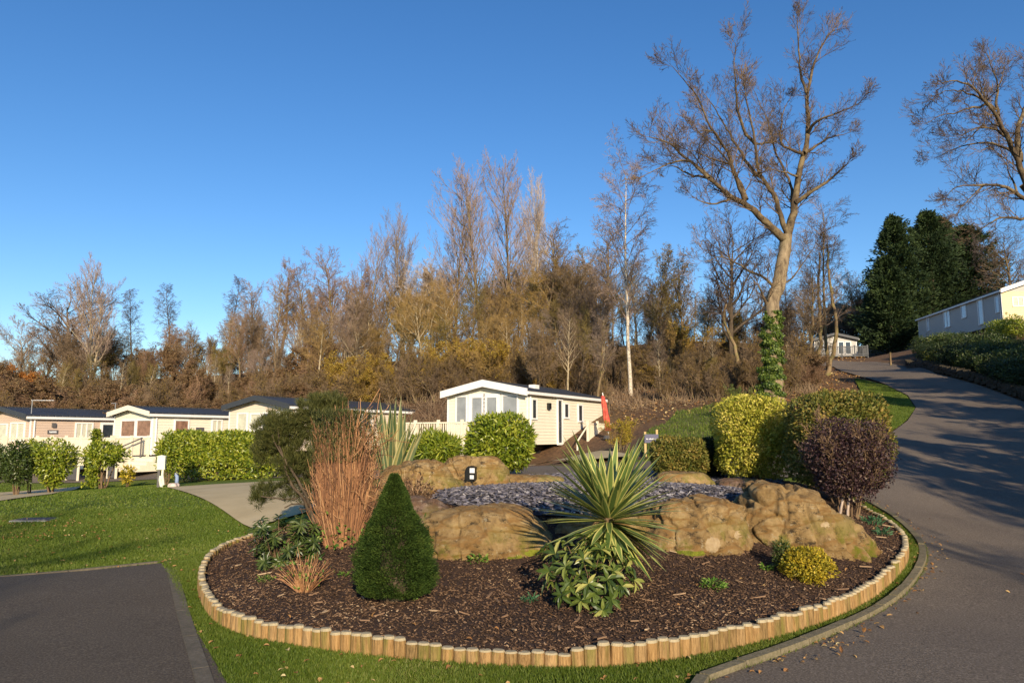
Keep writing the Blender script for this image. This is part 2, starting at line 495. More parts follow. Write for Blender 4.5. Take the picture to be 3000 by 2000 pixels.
M['lf_gold'] = leafm('golden_leaves', [(0,(.26,.15,.02)),(.5,(.42,.27,.03)),(1,(.5,.38,.07))], .35)
M['lf_orange'] = leafm('orange_leaves', [(0,(.30,.10,.02)),(.5,(.48,.18,.03)),(1,(.55,.27,.06))], .3)
M['lf_rust'] = leafm('rust_leaves', [(0,(.12,.07,.03)),(.6,(.22,.135,.062)),(1,(.30,.21,.10))], .25)
M['lf_laurel'] = leafm('laurel_leaves', [(0,(.06,.10,.008)),(.5,(.20,.26,.018)),(1,(.46,.46,.06))], .25, .38, .5)
M['lf_laurel_dark'] = leafm('dark_laurel_leaves', [(0,(.02,.038,.008)),(.6,(.055,.085,.016)),(1,(.12,.15,.04))], .15, .4, .5)
M['lf_topiary_gold'] = leafm('golden_topiary_leaves', [(0,(.14,.17,.012)),(.5,(.42,.40,.04)),(1,(.80,.66,.16))], .25)
M['lf_topiary_bronze'] = leafm('bronze_topiary_leaves', [(0,(.05,.08,.012)),(.5,(.17,.17,.03)),(.8,(.30,.23,.05)),(1,(.42,.28,.07))], .25)
M['lf_golden_shrub'] = leafm('yellow_shrub_leaves', [(0,(.10,.12,.01)),(.4,(.34,.28,.02)),(.8,(.60,.43,.03)),(1,(.75,.6,.12))], .3)
M['lf_purple'] = leafm('purple_leaves', [(0,(.024,.013,.016)),(.6,(.062,.030,.034)),(.9,(.11,.065,.058)),(1,(.22,.16,.12))], .2, .5)
M['lf_rhodo'] = leafm('rhododendron_leaves', [(0,(.03,.055,.010)),(.5,(.085,.125,.022)),(.85,(.16,.20,.04)),(1,(.38,.36,.10))], .2, .35, .5)
M['lf_dark'] = leafm('dark_evergreen_leaves', [(0,(.010,.020,.006)),(.6,(.030,.052,.013)),(1,(.075,.10,.025))], .15, .5)
M['lf_conifer'] = leafm('dwarf_conifer_needles', [(0,(.012,.026,.005)),(.5,(.036,.068,.011)),(1,(.085,.125,.022))], .1, .75, .15)
M['lf_leyland'] = leafm('leylandii_sprays', [(0,(.012,.026,.008)),(.6,(.028,.052,.015)),(1,(.065,.095,.02))], .1, .7)
M['lf_pine'] = leafm('pine_needles', [(0,(.024,.032,.007)),(.6,(.062,.072,.016)),(1,(.15,.145,.04))], .2, .6)
M['lf_ivy'] = leafm('ivy_leaves', [(0,(.03,.06,.01)),(.5,(.09,.15,.02)),(1,(.22,.27,.05))], .2, .4, .5)
M['lf_small'] = leafm('primrose_leaves', [(0,(.05,.12,.015)),(.6,(.13,.26,.03)),(1,(.34,.42,.10))], .3)
M['lf_bluegreen'] = leafm('bluegreen_leaves', [(0,(.03,.10,.04)),(.6,(.07,.19,.08)),(1,(.15,.29,.14))], .3)
M['lf_wood'] = leafm('woodland_leaves', [(0,(.12,.075,.015)),(.5,(.26,.165,.03)),(1,(.38,.26,.05))], .3)
M['cane'] = leafm('red_canes', [(0,(.075,.035,.016)),(.5,(.20,.088,.040)),(.85,(.34,.165,.07)),(1,(.46,.27,.13))], 0, .7)
M['yucca_g'] = leafm('yucca_green', [(0,(.06,.115,.030)),(1,(.17,.24,.06))], .12, .4, .5)
M['yucca_y'] = leafm('yucca_margin', [(0,(.42,.42,.10)),(1,(.68,.64,.22))], .2, .4, .5)
M['phorm_g'] = leafm('flax_green', [(0,(.06,.10,.04)),(1,(.16,.20,.09))], .15, .5)
M['phorm_y'] = leafm('flax_margin', [(0,(.30,.28,.10)),(1,(.48,.42,.2))], .2, .5)
M['stem_pale'] = barkm('stem_pale', (.30,.22,.16), (.60,.50,.42))
M['stem_brown'] = barkm('stem_brown', (.09,.055,.035), (.24,.16,.09))
def logm():
    m, nt, b = nmat('log_wood')
    oi = nt.nodes.new("ShaderNodeObjectInfo")
    tc = nt.nodes.new("ShaderNodeTexCoord"); ad = nt.nodes.new("ShaderNodeVectorMath"); ad.operation = 'MULTIPLY_ADD'
    ad.inputs[1].default_value = (1, 1, .12)
    cb = nt.nodes.new("ShaderNodeCombineXYZ"); ml = nt.nodes.new("ShaderNodeMath"); ml.operation = 'MULTIPLY'; ml.inputs[1].default_value = 37
    nt.links.new(oi.outputs["Random"], ml.inputs[0]); nt.links.new(ml.outputs[0], cb.inputs[0]); nt.links.new(ml.outputs[0], cb.inputs[2])
    nt.links.new(tc.outputs["Object"], ad.inputs[0]); nt.links.new(cb.outputs[0], ad.inputs[2])
    def nz(sc, de):
        n = nt.nodes.new("ShaderNodeTexNoise"); n.inputs["Scale"].default_value = sc; n.inputs["Detail"].default_value = de; n.inputs["Roughness"].default_value = .7
        nt.links.new(ad.outputs[0], n.inputs["Vector"]); return n.outputs["Fac"]
    grain = nz(55, 4)
    c = ramp(nt, oi.outputs["Random"], [(0,(.14,.095,.035)),(.25,(.27,.155,.055)),(.5,(.38,.215,.075)),(.75,(.32,.20,.085)),(1,(.46,.29,.13))])
    c = mixc(nt, .45, c, ramp(nt, grain, [(.38,(.085,.05,.022)),(.6,(.46,.29,.13))]))
    c = mixc(nt, ramp(nt, nz(7, 3), [(.52,(0,0,0)),(.66,(.8,.8,.8))]), c, (.15, .15, .03))
    nt.links.new(c, b.inputs["Base Color"]); b.inputs["Roughness"].default_value = .9; b.inputs["Specular IOR Level"].default_value = .2
    bump(nt, b, grain, .012)
    return m
M['log'] = logm()
M['logtop'] = surf('log_end_grain', [(.3,(.26,.21,.12)),(.7,(.50,.42,.27))], 14, 6, .9, .003, 60)

def cladm(name, col, pitch=.13):
    """horizontal lap boards"""
    m, nt, b = nmat(name)
    tc = nt.nodes.new("ShaderNodeTexCoord"); sx = nt.nodes.new("ShaderNodeSeparateXYZ"); nt.links.new(tc.outputs["Object"], sx.inputs[0])
    d = nt.nodes.new("ShaderNodeMath"); d.operation = 'DIVIDE'; d.inputs[1].default_value = pitch; nt.links.new(sx.outputs[2], d.inputs[0])
    f = nt.nodes.new("ShaderNodeMath"); f.operation = 'FRACT'; nt.links.new(d.outputs[0], f.inputs[0])
    n = tex(nt, 1.3, 5, .6)
    c = ramp(nt, n, [(.3, tuple(v*.93 for v in col)), (.7, col)])
    nt.links.new(c, b.inputs["Base Color"])
    b.inputs["Roughness"].default_value = .55; b.inputs["Specular IOR Level"].default_value = .3
    r = ramp(nt, f.outputs[0], [(0,(0,0,0)),(.08,(1,1,1)),(1,(.55,.55,.55))])
    bump(nt, b, r, .012)
    return m
M['clad_cream'] = cladm('cream_cladding', (.83,.76,.60))
M['clad_cream2'] = cladm('pale_cream_cladding', (.84,.77,.61))
M['clad_pink'] = cladm('pinkish_cladding', (.62,.47,.36))
M['clad_blush'] = cladm('blush_cladding', (.78,.65,.52))
M['clad_grey'] = cladm('grey_cladding', (.50,.48,.44), .11)  # its grey also holds the shade of the upper caravan's side
M['clad_sunlit'] = cladm('sunlit_yellow_cladding', (.80,.66,.38))  # yellow stands for sunlight on the upper caravan's end
M['trim'] = plain('white_trim', (.82,.80,.76), .4, var=.03)
M['deck'] = plain('cream_upvc', (.80,.72,.55), .45, var=.03)
def roofm(name, col):
    m, nt, b = nmat(name)
    tc = nt.nodes.new("ShaderNodeTexCoord"); sx = nt.nodes.new("ShaderNodeSeparateXYZ"); nt.links.new(tc.outputs["Object"], sx.inputs[0])
    d = nt.nodes.new("ShaderNodeMath"); d.operation = 'DIVIDE'; d.inputs[1].default_value = .35; nt.links.new(sx.outputs[1], d.inputs[0])
    f = nt.nodes.new("ShaderNodeMath"); f.operation = 'FRACT'; nt.links.new(d.outputs[0], f.inputs[0])
    nt.links.new(ramp(nt, tex(nt, 2, 6, .7), [(.3, tuple(v*.7 for v in col)), (.7, col)]), b.inputs["Base Color"])
    b.inputs["Roughness"].default_value = .6
    bump(nt, b, ramp(nt, f.outputs[0], [(0,(0,0,0)),(.1,(1,1,1)),(.9,(1,1,1)),(1,(0,0,0))]), .02)
    return m
M['roof'] = roofm('dark_roof_tiles', (.040,.045,.055))
M['roof_brown'] = roofm('brown_roof_tiles', (.075,.062,.05))
M['anthracite'] = plain('anthracite_fascia', (.045,.05,.058), .5)
M['glass_dark'] = plain('window_dark', (.035,.045,.055), .08, .8, var=.3, scale=1.5)
M['glass_grey'] = plain('window_blind_grey', (.27,.285,.30), .12, .8, var=.12, scale=1.5)
M['glass_cream'] = plain('window_curtain', (.62,.60,.46), .2, .6, var=.10, scale=3)
M['glass_brown'] = plain('window_blind_brown', (.27,.15,.10), .2, .6, var=.22, scale=4)
M['glass_blue'] = plain('window_sky_glass', (.55,.60,.66), .1, .8, var=.1, scale=2)
M['black'] = plain('black_plastic', (.012,.013,.013), .4)
M['gate'] = plain('dark_grey_boards', (.10,.095,.095), .7)
M['steel'] = plain('grey_steel', (.36,.36,.35), .4, metal=.6)
M['lamp_glass'] = plain('lamp_lens', (.72,.74,.74), .15, .8)
M['postwood'] = plain('pale_post_wood', (.55,.38,.17), .8)
M['signblue'] = plain('sign_slate_blue', (.085,.085,.15), .5)
M['signwhite'] = plain('sign_white', (.85,.85,.85), .5)
M['box'] = plain('meter_box_grp', (.72,.72,.56), .6, var=.05)
M['red'] = surf('parasol_red', [(.3,(.42,.05,.04)),(.55,(.62,.10,.07)),(.72,(.62,.24,.09))], 4, 4, .8)
M['blue'] = plain('faded_blue', (.25,.33,.50), .6)
M['pinkstone'] = plain('pale_pebble', (.58,.47,.40), .8, var=.15)
M['green_bin'] = plain('green_plastic', (.02,.10,.075), .5)
M['stonewall'] = surf('dark_drystone', [(.3,(.03,.025,.018)),(.7,(.09,.075,.05))], 3, 6, .95, .05, 6)  # dark base colour makes up for shade missing on the wall
M['glazed'] = plain('panel_glass', (.22,.25,.24), .15, .7)

# ------------------------------------------------------------------ terrain and sheets laid on it
def axis_lines(lo, hi, near, step):
    a = list(np.arange(-near, near + 1e-6, step))
    s = step; v = near
    while v < hi: s = min(s * 1.12, 40); v += s; a.append(v)
    s = step; v = -near
    while v > lo: s = min(s * 1.12, 40); v -= s; a.insert(0, v)
    return np.array(a)
def build_ground():
    xs = axis_lines(-900, 900, 13, .5)
    ys = axis_lines(-900, 900, 11, .5) + 13
    X, Y = np.meshgrid(xs, ys)
    Z = H(X, Y)
    ny, nx = X.shape
    i = np.arange(ny - 1)[:, None] * nx; j = np.arange(nx - 1)[None, :]
    Q = np.stack([i + j, i + j + 1, i + nx + j + 1, i + nx + j], -1).reshape(-1, 4)
    Z = Z - .085
    o = mk('ground', np.stack([X, Y, Z], -1).reshape(-1, 3), Q, M['litter'], smooth=True)
    tag(o, kind='structure')
build_ground()

def densify(poly, step):
    out = []
    for i in range(len(poly)):
        a = np.array(poly[i]); b = np.array(poly[(i + 1) % len(poly)])
        n = max(1, int(np.linalg.norm(b - a) / step))
        for k in range(n): out.append(tuple(a + (b - a) * k / n))
    return out
def smooth_poly(poly, it=2, closed=True):
    p = np.array(poly, float)
    for _ in range(it):
        q = []
        n = len(p)
        rng_ = range(n if closed else n - 1)
        if not closed: q.append(p[0])
        for i in rng_:
            a = p[i]; b = p[(i + 1) % n]
            q += [a * .75 + b * .25, a * .25 + b * .75]
        if not closed: q.append(p[-1])
        p = np.array(q)
    return [tuple(v) for v in p]

def sheet(name, poly, off, mat, bands, kind='structure', extra=None, label=None):
    """surface draped on the terrain inside a polygon; bands: (ymax, step) grid density"""
    poly = [tuple(p) for p in poly]
    A = np.array(poly)
    x0, y0 = A.min(0); x1, y1 = A.max(0)
    pts = []
    ylo = y0
    for ymax, st in bands:
        yhi = min(ymax, y1)
        if yhi <= ylo: continue
        xs = np.arange(x0, x1, st); ys = np.arange(ylo, yhi, st)
        X, Y = np.meshgrid(xs, ys)
        X = X + (rng.random(X.shape) - .5) * st * .2
        pts.append(np.stack([X.ravel(), Y.ravel()], 1)); ylo = yhi
    g = np.concatenate(pts)
    g = g[inpoly(g[:, 0], g[:, 1], poly)]
    b = densify(poly, .6)
    vc = [Vector(p) for p in b] + [Vector(p) for p in g]
    res = delaunay_2d_cdt(vc, [], [list(range(len(b)))], 1, 1e-5)
    V = np.array([(v[0], v[1]) for v in res[0]]); T = np.array(res[2])
    z = H(V[:, 0], V[:, 1]) + off
    if extra is not None: z = z + extra(V[:, 0], V[:, 1])
    c = (V[T[:, 1]] - V[T[:, 0]]); d = (V[T[:, 2]] - V[T[:, 0]])
    neg = (c[:, 0] * d[:, 1] - c[:, 1] * d[:, 0]) < 0
    T[neg] = T[neg][:, ::-1]
    o = mk(name, np.column_stack([V, z]), T, mat, smooth=True)
    if kind: tag(o, kind=kind)
    return o

# outline of the planting bed (line of the timber edging)
bed_front = [g2(*p) for p in [(478,1300),(458,1340),(470,1385),(497,1425),(560,1456),(700,1482),(860,1502),(1000,1514),(1150,1524),(1350,1530),(1500,1517),(1700,1483),(1850,1440),(1960,1393),(2045,1335),(2083,1290),(2078,1245),(2040,1208),(1975,1176)]]
bed_back = [(9.3,14.6),(8.2,16.0),(5.6,16.6),(2.5,16.2),(0.0,15.6),(-2.2,14.2),(-3.6,12.4),(-4.3,11.0)]
bf = smooth_poly(bed_front, 2, closed=False)
p_left = [g2(520,1272), g2(480,1298)]
bed_poly = bf + [g2(1925,1143)] + [(5.9,14.6),(5.0,15.6),(3.8,15.9),(2.5,15.6),(0.0,15.2),(-1.8,14.0),(-2.9,12.6),g2(575,1250)] + [g2(520,1272)]

lawn_poly = [(-60,-15),(-9,-15),(20,-15),(30,-5),(24,9),(14.5,19),g2(1990,1008),g2(1850,1032),g2(1650,1046),g2(1400,1060),g2(1290,1067),g2(1100,1073),g2(900,1076),g2(650,1074),g2(350,1075),g2(100,1080),g2(-200,1080),(-60,38)]
sheet('lawn', lawn_poly, -.022, M['lawn'], [(16, .4), (60, .8)])
kerbline = [(0.75,2.0),(1.0,4.2),g2(1600,1566),g2(1750,1522),g2(1900,1466),g2(2020,1406),g2(2100,1348),g2(2134,1292),g2(2124,1245),g2(2085,1205),g2(2020,1165),g2(1960,1128)]
kl = smooth_poly(kerbline, 2, closed=False)
road_poly = kl + [g2(1870,1097),g2(1700,1092),g2(1500,1092),g2(1290,1094),g2(1000,1096),g2(700,1096),g2(400,1098),g2(0,1107),g2(-200,1114)] + \
  [g2(-200,1088),g2(100,1087),g2(350,1081),g2(650,1080),g2(900,1079),g2(1100,1077),g2(1290,1070),g2(1450,1062),g2(1650,1050),g2(1850,1036),g2(1985,1014),g2(2045,994),g2(2085,965),g2(2104,935),g2(2085,907),g2(2035,882),g2(1975,864),g2(1915,842),g2(1850,836),g2(1800,834)] + \
  [g2(1820,827),g2(1915,827),g2(2010,830),g2(2080,842),g2(2150,858),g2(2250,885),g2(2352,922),g2(2450,962),(22,19),(17,9),(13,0),(10,-12),(0.5,-12)]
sheet('road', road_poly, .0, M['tarmac'], [(14, .35), (30, .7), (120, 1.0)])
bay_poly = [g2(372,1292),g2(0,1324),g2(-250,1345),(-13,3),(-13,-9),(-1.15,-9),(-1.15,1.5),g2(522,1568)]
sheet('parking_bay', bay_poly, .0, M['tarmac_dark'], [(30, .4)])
slab_poly = [g2(385,1119),g2(640,1100),g2(760,1098),(-3.9,16),(-3.6,12.6),g2(575,1214)]
slab_poly = [g2(385,1119),g2(650,1104),(-4.2,24),(-3.7,17),(-3.6,13.4),g2(577,1212)]
sheet('concrete_drive', slab_poly, .01, M['slab'], [(60, .7)])
slab2 = [g2(0,1131),g2(185,1117),g2(120,1134),g2(0,1150),g2(-200,1160),g2(-200,1140)]
sheet('concrete_path', slab2, .012, M['slab'], [(60, .7)])
pad = [g2(-100,1077),g2(330,1077),g2(470,1067),g2(470,1058),g2(-100,1062)]
pad2 = [g2(1120,1060),g2(1200,1063),g2(1330,1059),g2(1460,1048),g2(1380,1036),g2(1120,1044)]
sheet('caravan_pad', pad2, .03, M['slab'], [(60, .7)])
slope = [g2(1470,1015),g2(1490,985),g2(1530,972),g2(1555,945),g2(1600,938),g2(1640,925),g2(1700,935),g2(1720,960),g2(1700,990),g2(1640,1030),g2(1560,1050),g2(1480,1052)]
sheet('grass_slope', slope, .0, M['rough'], [(60, .6)])
verge = [g2(1962,868),g2(2035,884),g2(2083,909),g2(2102,936),g2(2083,963),g2(2043,992),g2(2000,1004),g2(1965,985),g2(1985,940),g2(1980,900)]
sheet('grass_verge', verge, .0, M['lawn'], [(60, .6)])
EDGE = .09
def mulch_rise(x, y):
    b = np.array(bed_poly)
    d = np.full(x.shape, 1e9)
    bb = np.array(densify(bed_poly, .2))
    for i in range(0, len(bb), 60):
        d = np.minimum(d, np.sqrt(((x[:, None] - bb[None, i:i+60, 0]) ** 2 + (y[:, None] - bb[None, i:i+60, 1]) ** 2).min(1)))
    return np.clip(d / .5, 0, 1) * .06
sheet('bark_mulch', bed_poly, .07, M['mulch'], [(13, .22), (60, .4)], extra=mulch_rise)
def HB(x, y): return H(x, y) + .12
slate_poly = [g2(990,1175),g2(1080,1200),g2(1250,1215),g2(1420,1215),g2(1560,1200),g2(1700,1175),g2(1790,1150),g2(1800,1118),g2(1650,1104),g2(1500,1098),g2(1290,1106),g2(1200,1112),g2(1120,1118),g2(1030,1135)]
sheet('slate_patch', slate_poly, .16, M['slate_bed'], [(60, .2)])

def scatter_in(poly, n, ylim=None):
    A = np.array(poly); lo = A.min(0); hi = A.max(0)
    out = []
    tot = 0
    while tot < n:
        q = lo + rng.random((n * 2, 2)) * (hi - lo)
        q = q[inpoly(q[:, 0], q[:, 1], poly)]
        out.append(q); tot += len(q)
    return np.concatenate(out)[:n]

def plates(q, z, L, W, T, tilt):
    """small flat splinters: thin boxes lying at random tilts"""
    n = len(q); a = rng.random(n) * 2 * math.pi
    u = np.stack([np.cos(a), np.sin(a), rng.normal(size=n) * tilt], 1); u = unit(u)
    w = np.stack([-np.sin(a), np.cos(a), rng.normal(size=n) * tilt], 1); w = unit(w)
    nn = np.cross(u, w)
    c = np.column_stack([q, z])
    L = L[:, None] * .5; W = W[:, None] * .5; T = T[:, None]
    top = [c + u*L*.6 + w*W + nn*T, c - u*L*.8 + w*W*.8 + nn*T, c - u*L - w*W*.5 + nn*T, c + u*L - w*W + nn*T]
    bot = [p - nn*T*1.6 for p in top]
    V = np.stack(top + bot, 1).reshape(-1, 3)
    b = np.arange(n)[:, None] * 8
    Q = np.concatenate([b + np.array([[0,1,2,3]]), b + np.array([[1,0,4,5]]), b + np.array([[2,1,5,6]]), b + np.array([[3,2,6,7]]), b + np.array([[0,3,7,4]])], 1).reshape(-1, 4)
    return V, Q, 5

def bark_scatter():
    q = scatter_in(bed_poly, 110000)
    keep = (q[:, 1] < 10.5) | (rng.random(len(q)) < .5)
    q = q[keep]; n = len(q)
    L = rng.uniform(.010, .038, n) * rng.choice([.7, 1, 1.7], n, p=[.55, .38, .07]); W = rng.uniform(.005, .014, n)
    z = H(q[:, 0], q[:, 1]) + .075 + mulch_rise(q[:, 0], q[:, 1]) + rng.random(n) * .012
    V, Q, m = plates(q, z, L, W, np.full(n, .003), .35)
    r = np.clip(rng.random(n) ** 1.35 * .85 + .18 * (np.sin(q[:, 0] * 2.1 + 1) * np.sin(q[:, 1] * 2.7) * .5 + .5), 0, 1)
    o = mk('bark_chippings', V, Q, M['chips'], rnd=np.repeat(r, m))
    tag(o, 'dark brown bark chippings covering the raised planting bed', 'bark', kind='stuff')
    # longer pale splinters and sticks
    q = scatter_in([p for p in bed_poly if p[1] < 11.2] + [(-3, 9)], 120); n = len(q)
    z = H(q[:, 0], q[:, 1]) + .145 + 0 * q[:, 0]
    V, Q, m = plates(q, z, rng.uniform(.06, .16, n), rng.uniform(.010, .024, n), np.full(n, .006), .12)
    o = mk('wood_splinters', V, Q, M['chips'], rnd=np.repeat(rng.uniform(.86, 1, n), m))
    tag(o, 'pale wood splinters scattered over the bark of the bed', 'splinters', kind='stuff')
bark_scatter()
def slate_scatter():
    q = scatter_in(slate_poly, 16000); n = len(q)
    z = H(q[:, 0], q[:, 1]) + .165 + rng.random(n) * .02
    V, Q, m = plates(q, z, rng.uniform(.03, .09, n), rng.uniform(.02, .055, n), np.full(n, .005), .3)
    o = mk('slate_chippings', V, Q, M['slate'], rnd=np.repeat(rng.random(n) ** 1.4, m))
    tag(o, 'purple grey slate chippings between the boulders on top of the bed', 'slate', kind='stuff')
slate_scatter()

def grass_blades(name, poly, n, hmin, hmax, excl, label, w=.006, keepfn=None):
    q = scatter_in(poly, n)
    for e in excl: q = q[~inpoly(q[:, 0], q[:, 1], e)]
    if keepfn is not None: q = q[keepfn(q)]
    n = len(q)
    z = H(q[:, 0], q[:, 1]) - .026
    h = rng.uniform(hmin, hmax, n); a = rng.random(n) * 2 * math.pi
    lean = rng.normal(size=(n, 2)) * .45 * h[:, None]
    ww = w * rng.uniform(.7, 1.5, n)
    c = np.column_stack([q, z])
    s = np.stack([np.cos(a) * ww, np.sin(a) * ww, 0 * a], 1)
    tip = c + np.column_stack([lean, h])
    V = np.stack([c - s, c + s, tip], 1).reshape(-1, 3)
    T = np.arange(n)[:, None] * 3 + np.array([[0, 1, 2]])
    r = np.clip(rng.random(n) * .7 + .3 * (np.sin(q[:, 0] * 2.3) * np.cos(q[:, 1] * 1.7) * .5 + .5), 0, 1)
    o = mk(name, V, T, M['grassb'], rnd=r)
    tag(o, label, 'grass', kind='stuff')
strip_poly = [g2(372,1292),g2(478,1290),g2(520,1262),(-4.5,10.6),(-6.6,10.2)]
front = [g2(360,1285),g2(520,1568),(-2.3,4.6),(1.3,4.4),g2(1600,1566)] + [p for p in kl[6:]] + [g2(1975,1176)] + bf[::-1] + [g2(520,1265)]
grass_blades('grass_blades', front, 170000, .020, .05, [bay_poly, bed_poly, road_poly], 'short green grass between the timber edging and the kerb')
left_near = [g2(-60,1330),g2(0,1322),g2(375,1289),g2(560,1245),g2(570,1212),(-5.6,15.5),(-9,16),(-14,13)]
grass_blades('lawn_blades', left_near, 120000, .018, .042, [bay_poly, bed_poly, slab_poly], 'mown lawn grass beyond the tarmac parking bay', w=.009)

far_lawn = [(-30,13),(-14,12.5),(-9,15.8),(-5.6,15.3)] + [g2(480,1150),g2(390,1118),g2(340,1108),g2(0,1111),g2(-150,1116)]
grass_blades('far_lawn_blades', far_lawn, 90000, .02, .05, [bay_poly, slab_poly, slab2, road_poly], 'mown lawn grass around the drain cover and the laurel bushes', w=.016)
rough_p = slope
grass_blades('rough_grass', rough_p, 5000, .05, .16, [road_poly], 'rough tufted grass on the slope below the wood', w=.02)
grass_blades('verge_blades', verge, 26000, .03, .07, [road_poly], 'short grass of the verge inside the bend of the upper road', w=.02)
def leaf_scatter():
    qs = [scatter_in(front, 170), scatter_in(left_near, 150), scatter_in(bed_poly, 200), scatter_in([g2(100,1240),g2(0,1250),g2(0,1190),g2(230,1190),g2(260,1240)], 110),
          scatter_in([g2(1560,1568),g2(1900,1470),g2(2100,1350),(4.6,9),(2.2,5.2)], 16), scatter_in([(4,5.5),(5,12),(9,14),(7,6)], 14)]
    kk = np.array(kl[5:]); ii = rng.integers(0, len(kk) - 1, 190); tt = rng.random((190, 1))
    ke = kk[ii] * (1 - tt) + kk[ii + 1] * tt + rng.normal(size=(190, 2)) * .10 + [.05, -.03]
    qs.append(ke)
    q = np.concatenate(qs)
    q = q[~inpoly(q[:, 0], q[:, 1], bay_poly)]
    inb = inpoly(q[:, 0], q[:, 1], bed_poly)
    z = H(q[:, 0], q[:, 1]) + np.where(inb, .145, .012)
    n = len(q)
    D = rdir(n) * [1, 1, .25]; N = rdir(n) * .35 + [0, 0, 1]
    o = leaf_obj('fallen_leaves', np.column_stack([q, z]), D, N, rng.uniform(.03, .06, n), rng.uniform(.02, .04, n), M['fallen'], None, True)
    tag(o, 'dry tan autumn leaves lying on the lawn and the bed', 'fallen leaves', kind='stuff')
leaf_scatter()

# kerb stones round the bed
def kerb():
    mb = MB()
    p = np.array(kl[4:])
    seg = np.linalg.norm(np.diff(p, axis=0), axis=1); s = np.concatenate([[0], np.cumsum(seg)])
    def pt(t):
        return np.array([np.interp(t, s, p[:, 0]), np.interp(t, s, p[:, 1])])
    t = 0; Ls = .45
    while t + Ls < s[-1]:
        a = pt(t + .006); b = pt(t + Ls - .006)
        d = (b - a) / np.linalg.norm(b - a); nrm = np.array([-d[1], d[0]])     # towards the grass
        zj = rng.normal() * .004; w = .085
        za = h1(*a) + .045 + zj; zb = h1(*b) + .045 + zj
        c = []
        for zt in (None, 1):
            for (q, zz, o_) in ((a, za, -.012), (b, zb, -.012), (b, zb, w), (a, za, w)):
                qq = q + nrm * (o_ + (0.02 if zt and o_ < 0 else 0))
                c.append((qq[0], qq[1], zz if zt else zz - .2))
        mb.hexa(c); t += Ls
    o = mb.build('kerb', M['kerb']); tag(o, kind='structure')
    # flush kerb along the parking bay
    mb = MB()
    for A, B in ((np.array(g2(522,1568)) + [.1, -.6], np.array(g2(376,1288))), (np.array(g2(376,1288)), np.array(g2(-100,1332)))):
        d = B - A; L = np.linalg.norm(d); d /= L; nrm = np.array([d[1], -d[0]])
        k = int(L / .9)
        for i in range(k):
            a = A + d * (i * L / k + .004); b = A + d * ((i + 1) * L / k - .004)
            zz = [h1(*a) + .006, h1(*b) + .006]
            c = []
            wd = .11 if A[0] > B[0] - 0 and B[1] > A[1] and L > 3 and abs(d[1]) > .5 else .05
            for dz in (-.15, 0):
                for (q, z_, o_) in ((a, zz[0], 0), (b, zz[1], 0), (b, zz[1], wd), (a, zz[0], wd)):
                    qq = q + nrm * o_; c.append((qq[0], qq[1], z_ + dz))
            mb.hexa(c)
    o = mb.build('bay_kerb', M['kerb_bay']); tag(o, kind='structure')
kerb()

# ------------------------------------------------------------------ timber log edging: five rolls, each log a part
def log_mesh():
    mb = MB()
    n = 12; r = .048
    rings = [(r * .98, -.12), (r, .128), (r * .82, .146)]
    V = []
    for rr, z in rings:
        for i in range(n):
            a = 2 * math.pi * i / n
            V.append((rr * math.cos(a), rr * math.sin(a) * .8, z))
    Q = []; mi = []
    for k in range(2):
        for i in range(n):
            j = (i + 1) % n
            Q.append([k*n+i, k*n+j, (k+1)*n+j, (k+1)*n+i]); mi.append(0 if k == 0 else 1)
    V.append((0, 0, .148)); T = [[2*n+i, 2*n+(i+1) % n, 3*n] for i in range(n)]
    o = mk('log', V, [np.array(Q), np.array(T)], [M['log'], M['logtop']], mi + [1] * n, smooth=False)
    return o
def edging():
    path = [np.array(g2(575,1250)), np.array(g2(520,1270))] + [np.array(p) for p in bf] + [np.array(g2(1930,1146))]
    path = np.array(path)
    seg = np.linalg.norm(np.diff(path, axis=0), axis=1); s = np.concatenate([[0], np.cumsum(seg)])
    pts = []; t = 0
    while t < s[-1]:
        pts.append((np.interp(t, s, path[:, 0]), np.interp(t, s, path[:, 1]))); t += .094
    pts = np.array(pts)
    # project to find where the rolls meet in the photograph
    pxs = 1176 + F * pts[:, 0] / (pts[:, 1] * CT)
    labels = ['weathered timber log roll edging curving round the left end of the bark bed',
              'orange brown timber log roll at the bed front below the dwarf conifer',
              'short mossy greenish log roll in the middle of the bed front',
              'sunlit golden timber log roll edging on the front right of the bed',
              'pale timber log roll edging curving round the right end of the bed']
    n = len(pts)
    kleft = int(np.argmin(np.where(pts[:, 1] < 9, np.abs(pxs - 500), 1e9)))
    def kx(x): return int(np.argmin(np.where(np.arange(n) > kleft, np.abs(pxs - x) + (pts[:, 1] > 9.5) * 500, 1e9)))
    cuts = [0, kleft, kx(960), kx(1345), kx(2060), n]
    proto = log_mesh()
    first = True
    for i in range(5):
        a, b = cuts[i], cuts[i + 1]
        if b <= a: continue
        c = pts[(a + b) // 2]
        base = (c[0], c[1], h1(*c))
        root = thing('log_edging', base, labels[i], 'garden edging', 'timber log rolls round the bed')
        off = rng.normal() * .006
        for k in range(a, b):
            if k == b - 1 and i < 4: pass
            p = pts[k]
            q = proto if first else proto.copy()
            if not first: COL.objects.link(q)
            first = False
            q.parent = root
            dx, dy = (pts[min(k+1, n-1)] - pts[max(k-1, 0)])
            q.rotation_euler = (rng.normal() * .02, rng.normal() * .02, math.atan2(dy, dx) + rng.normal() * .05)
            hs = 1.0 + rng.normal() * .06 + (-.36 if i == 2 else 0)
            q.scale = (1, 1, hs)
            q.location = (p[0] - base[0], p[1] - base[1], h1(*p) - base[2] + off + rng.normal() * .004)
edging()

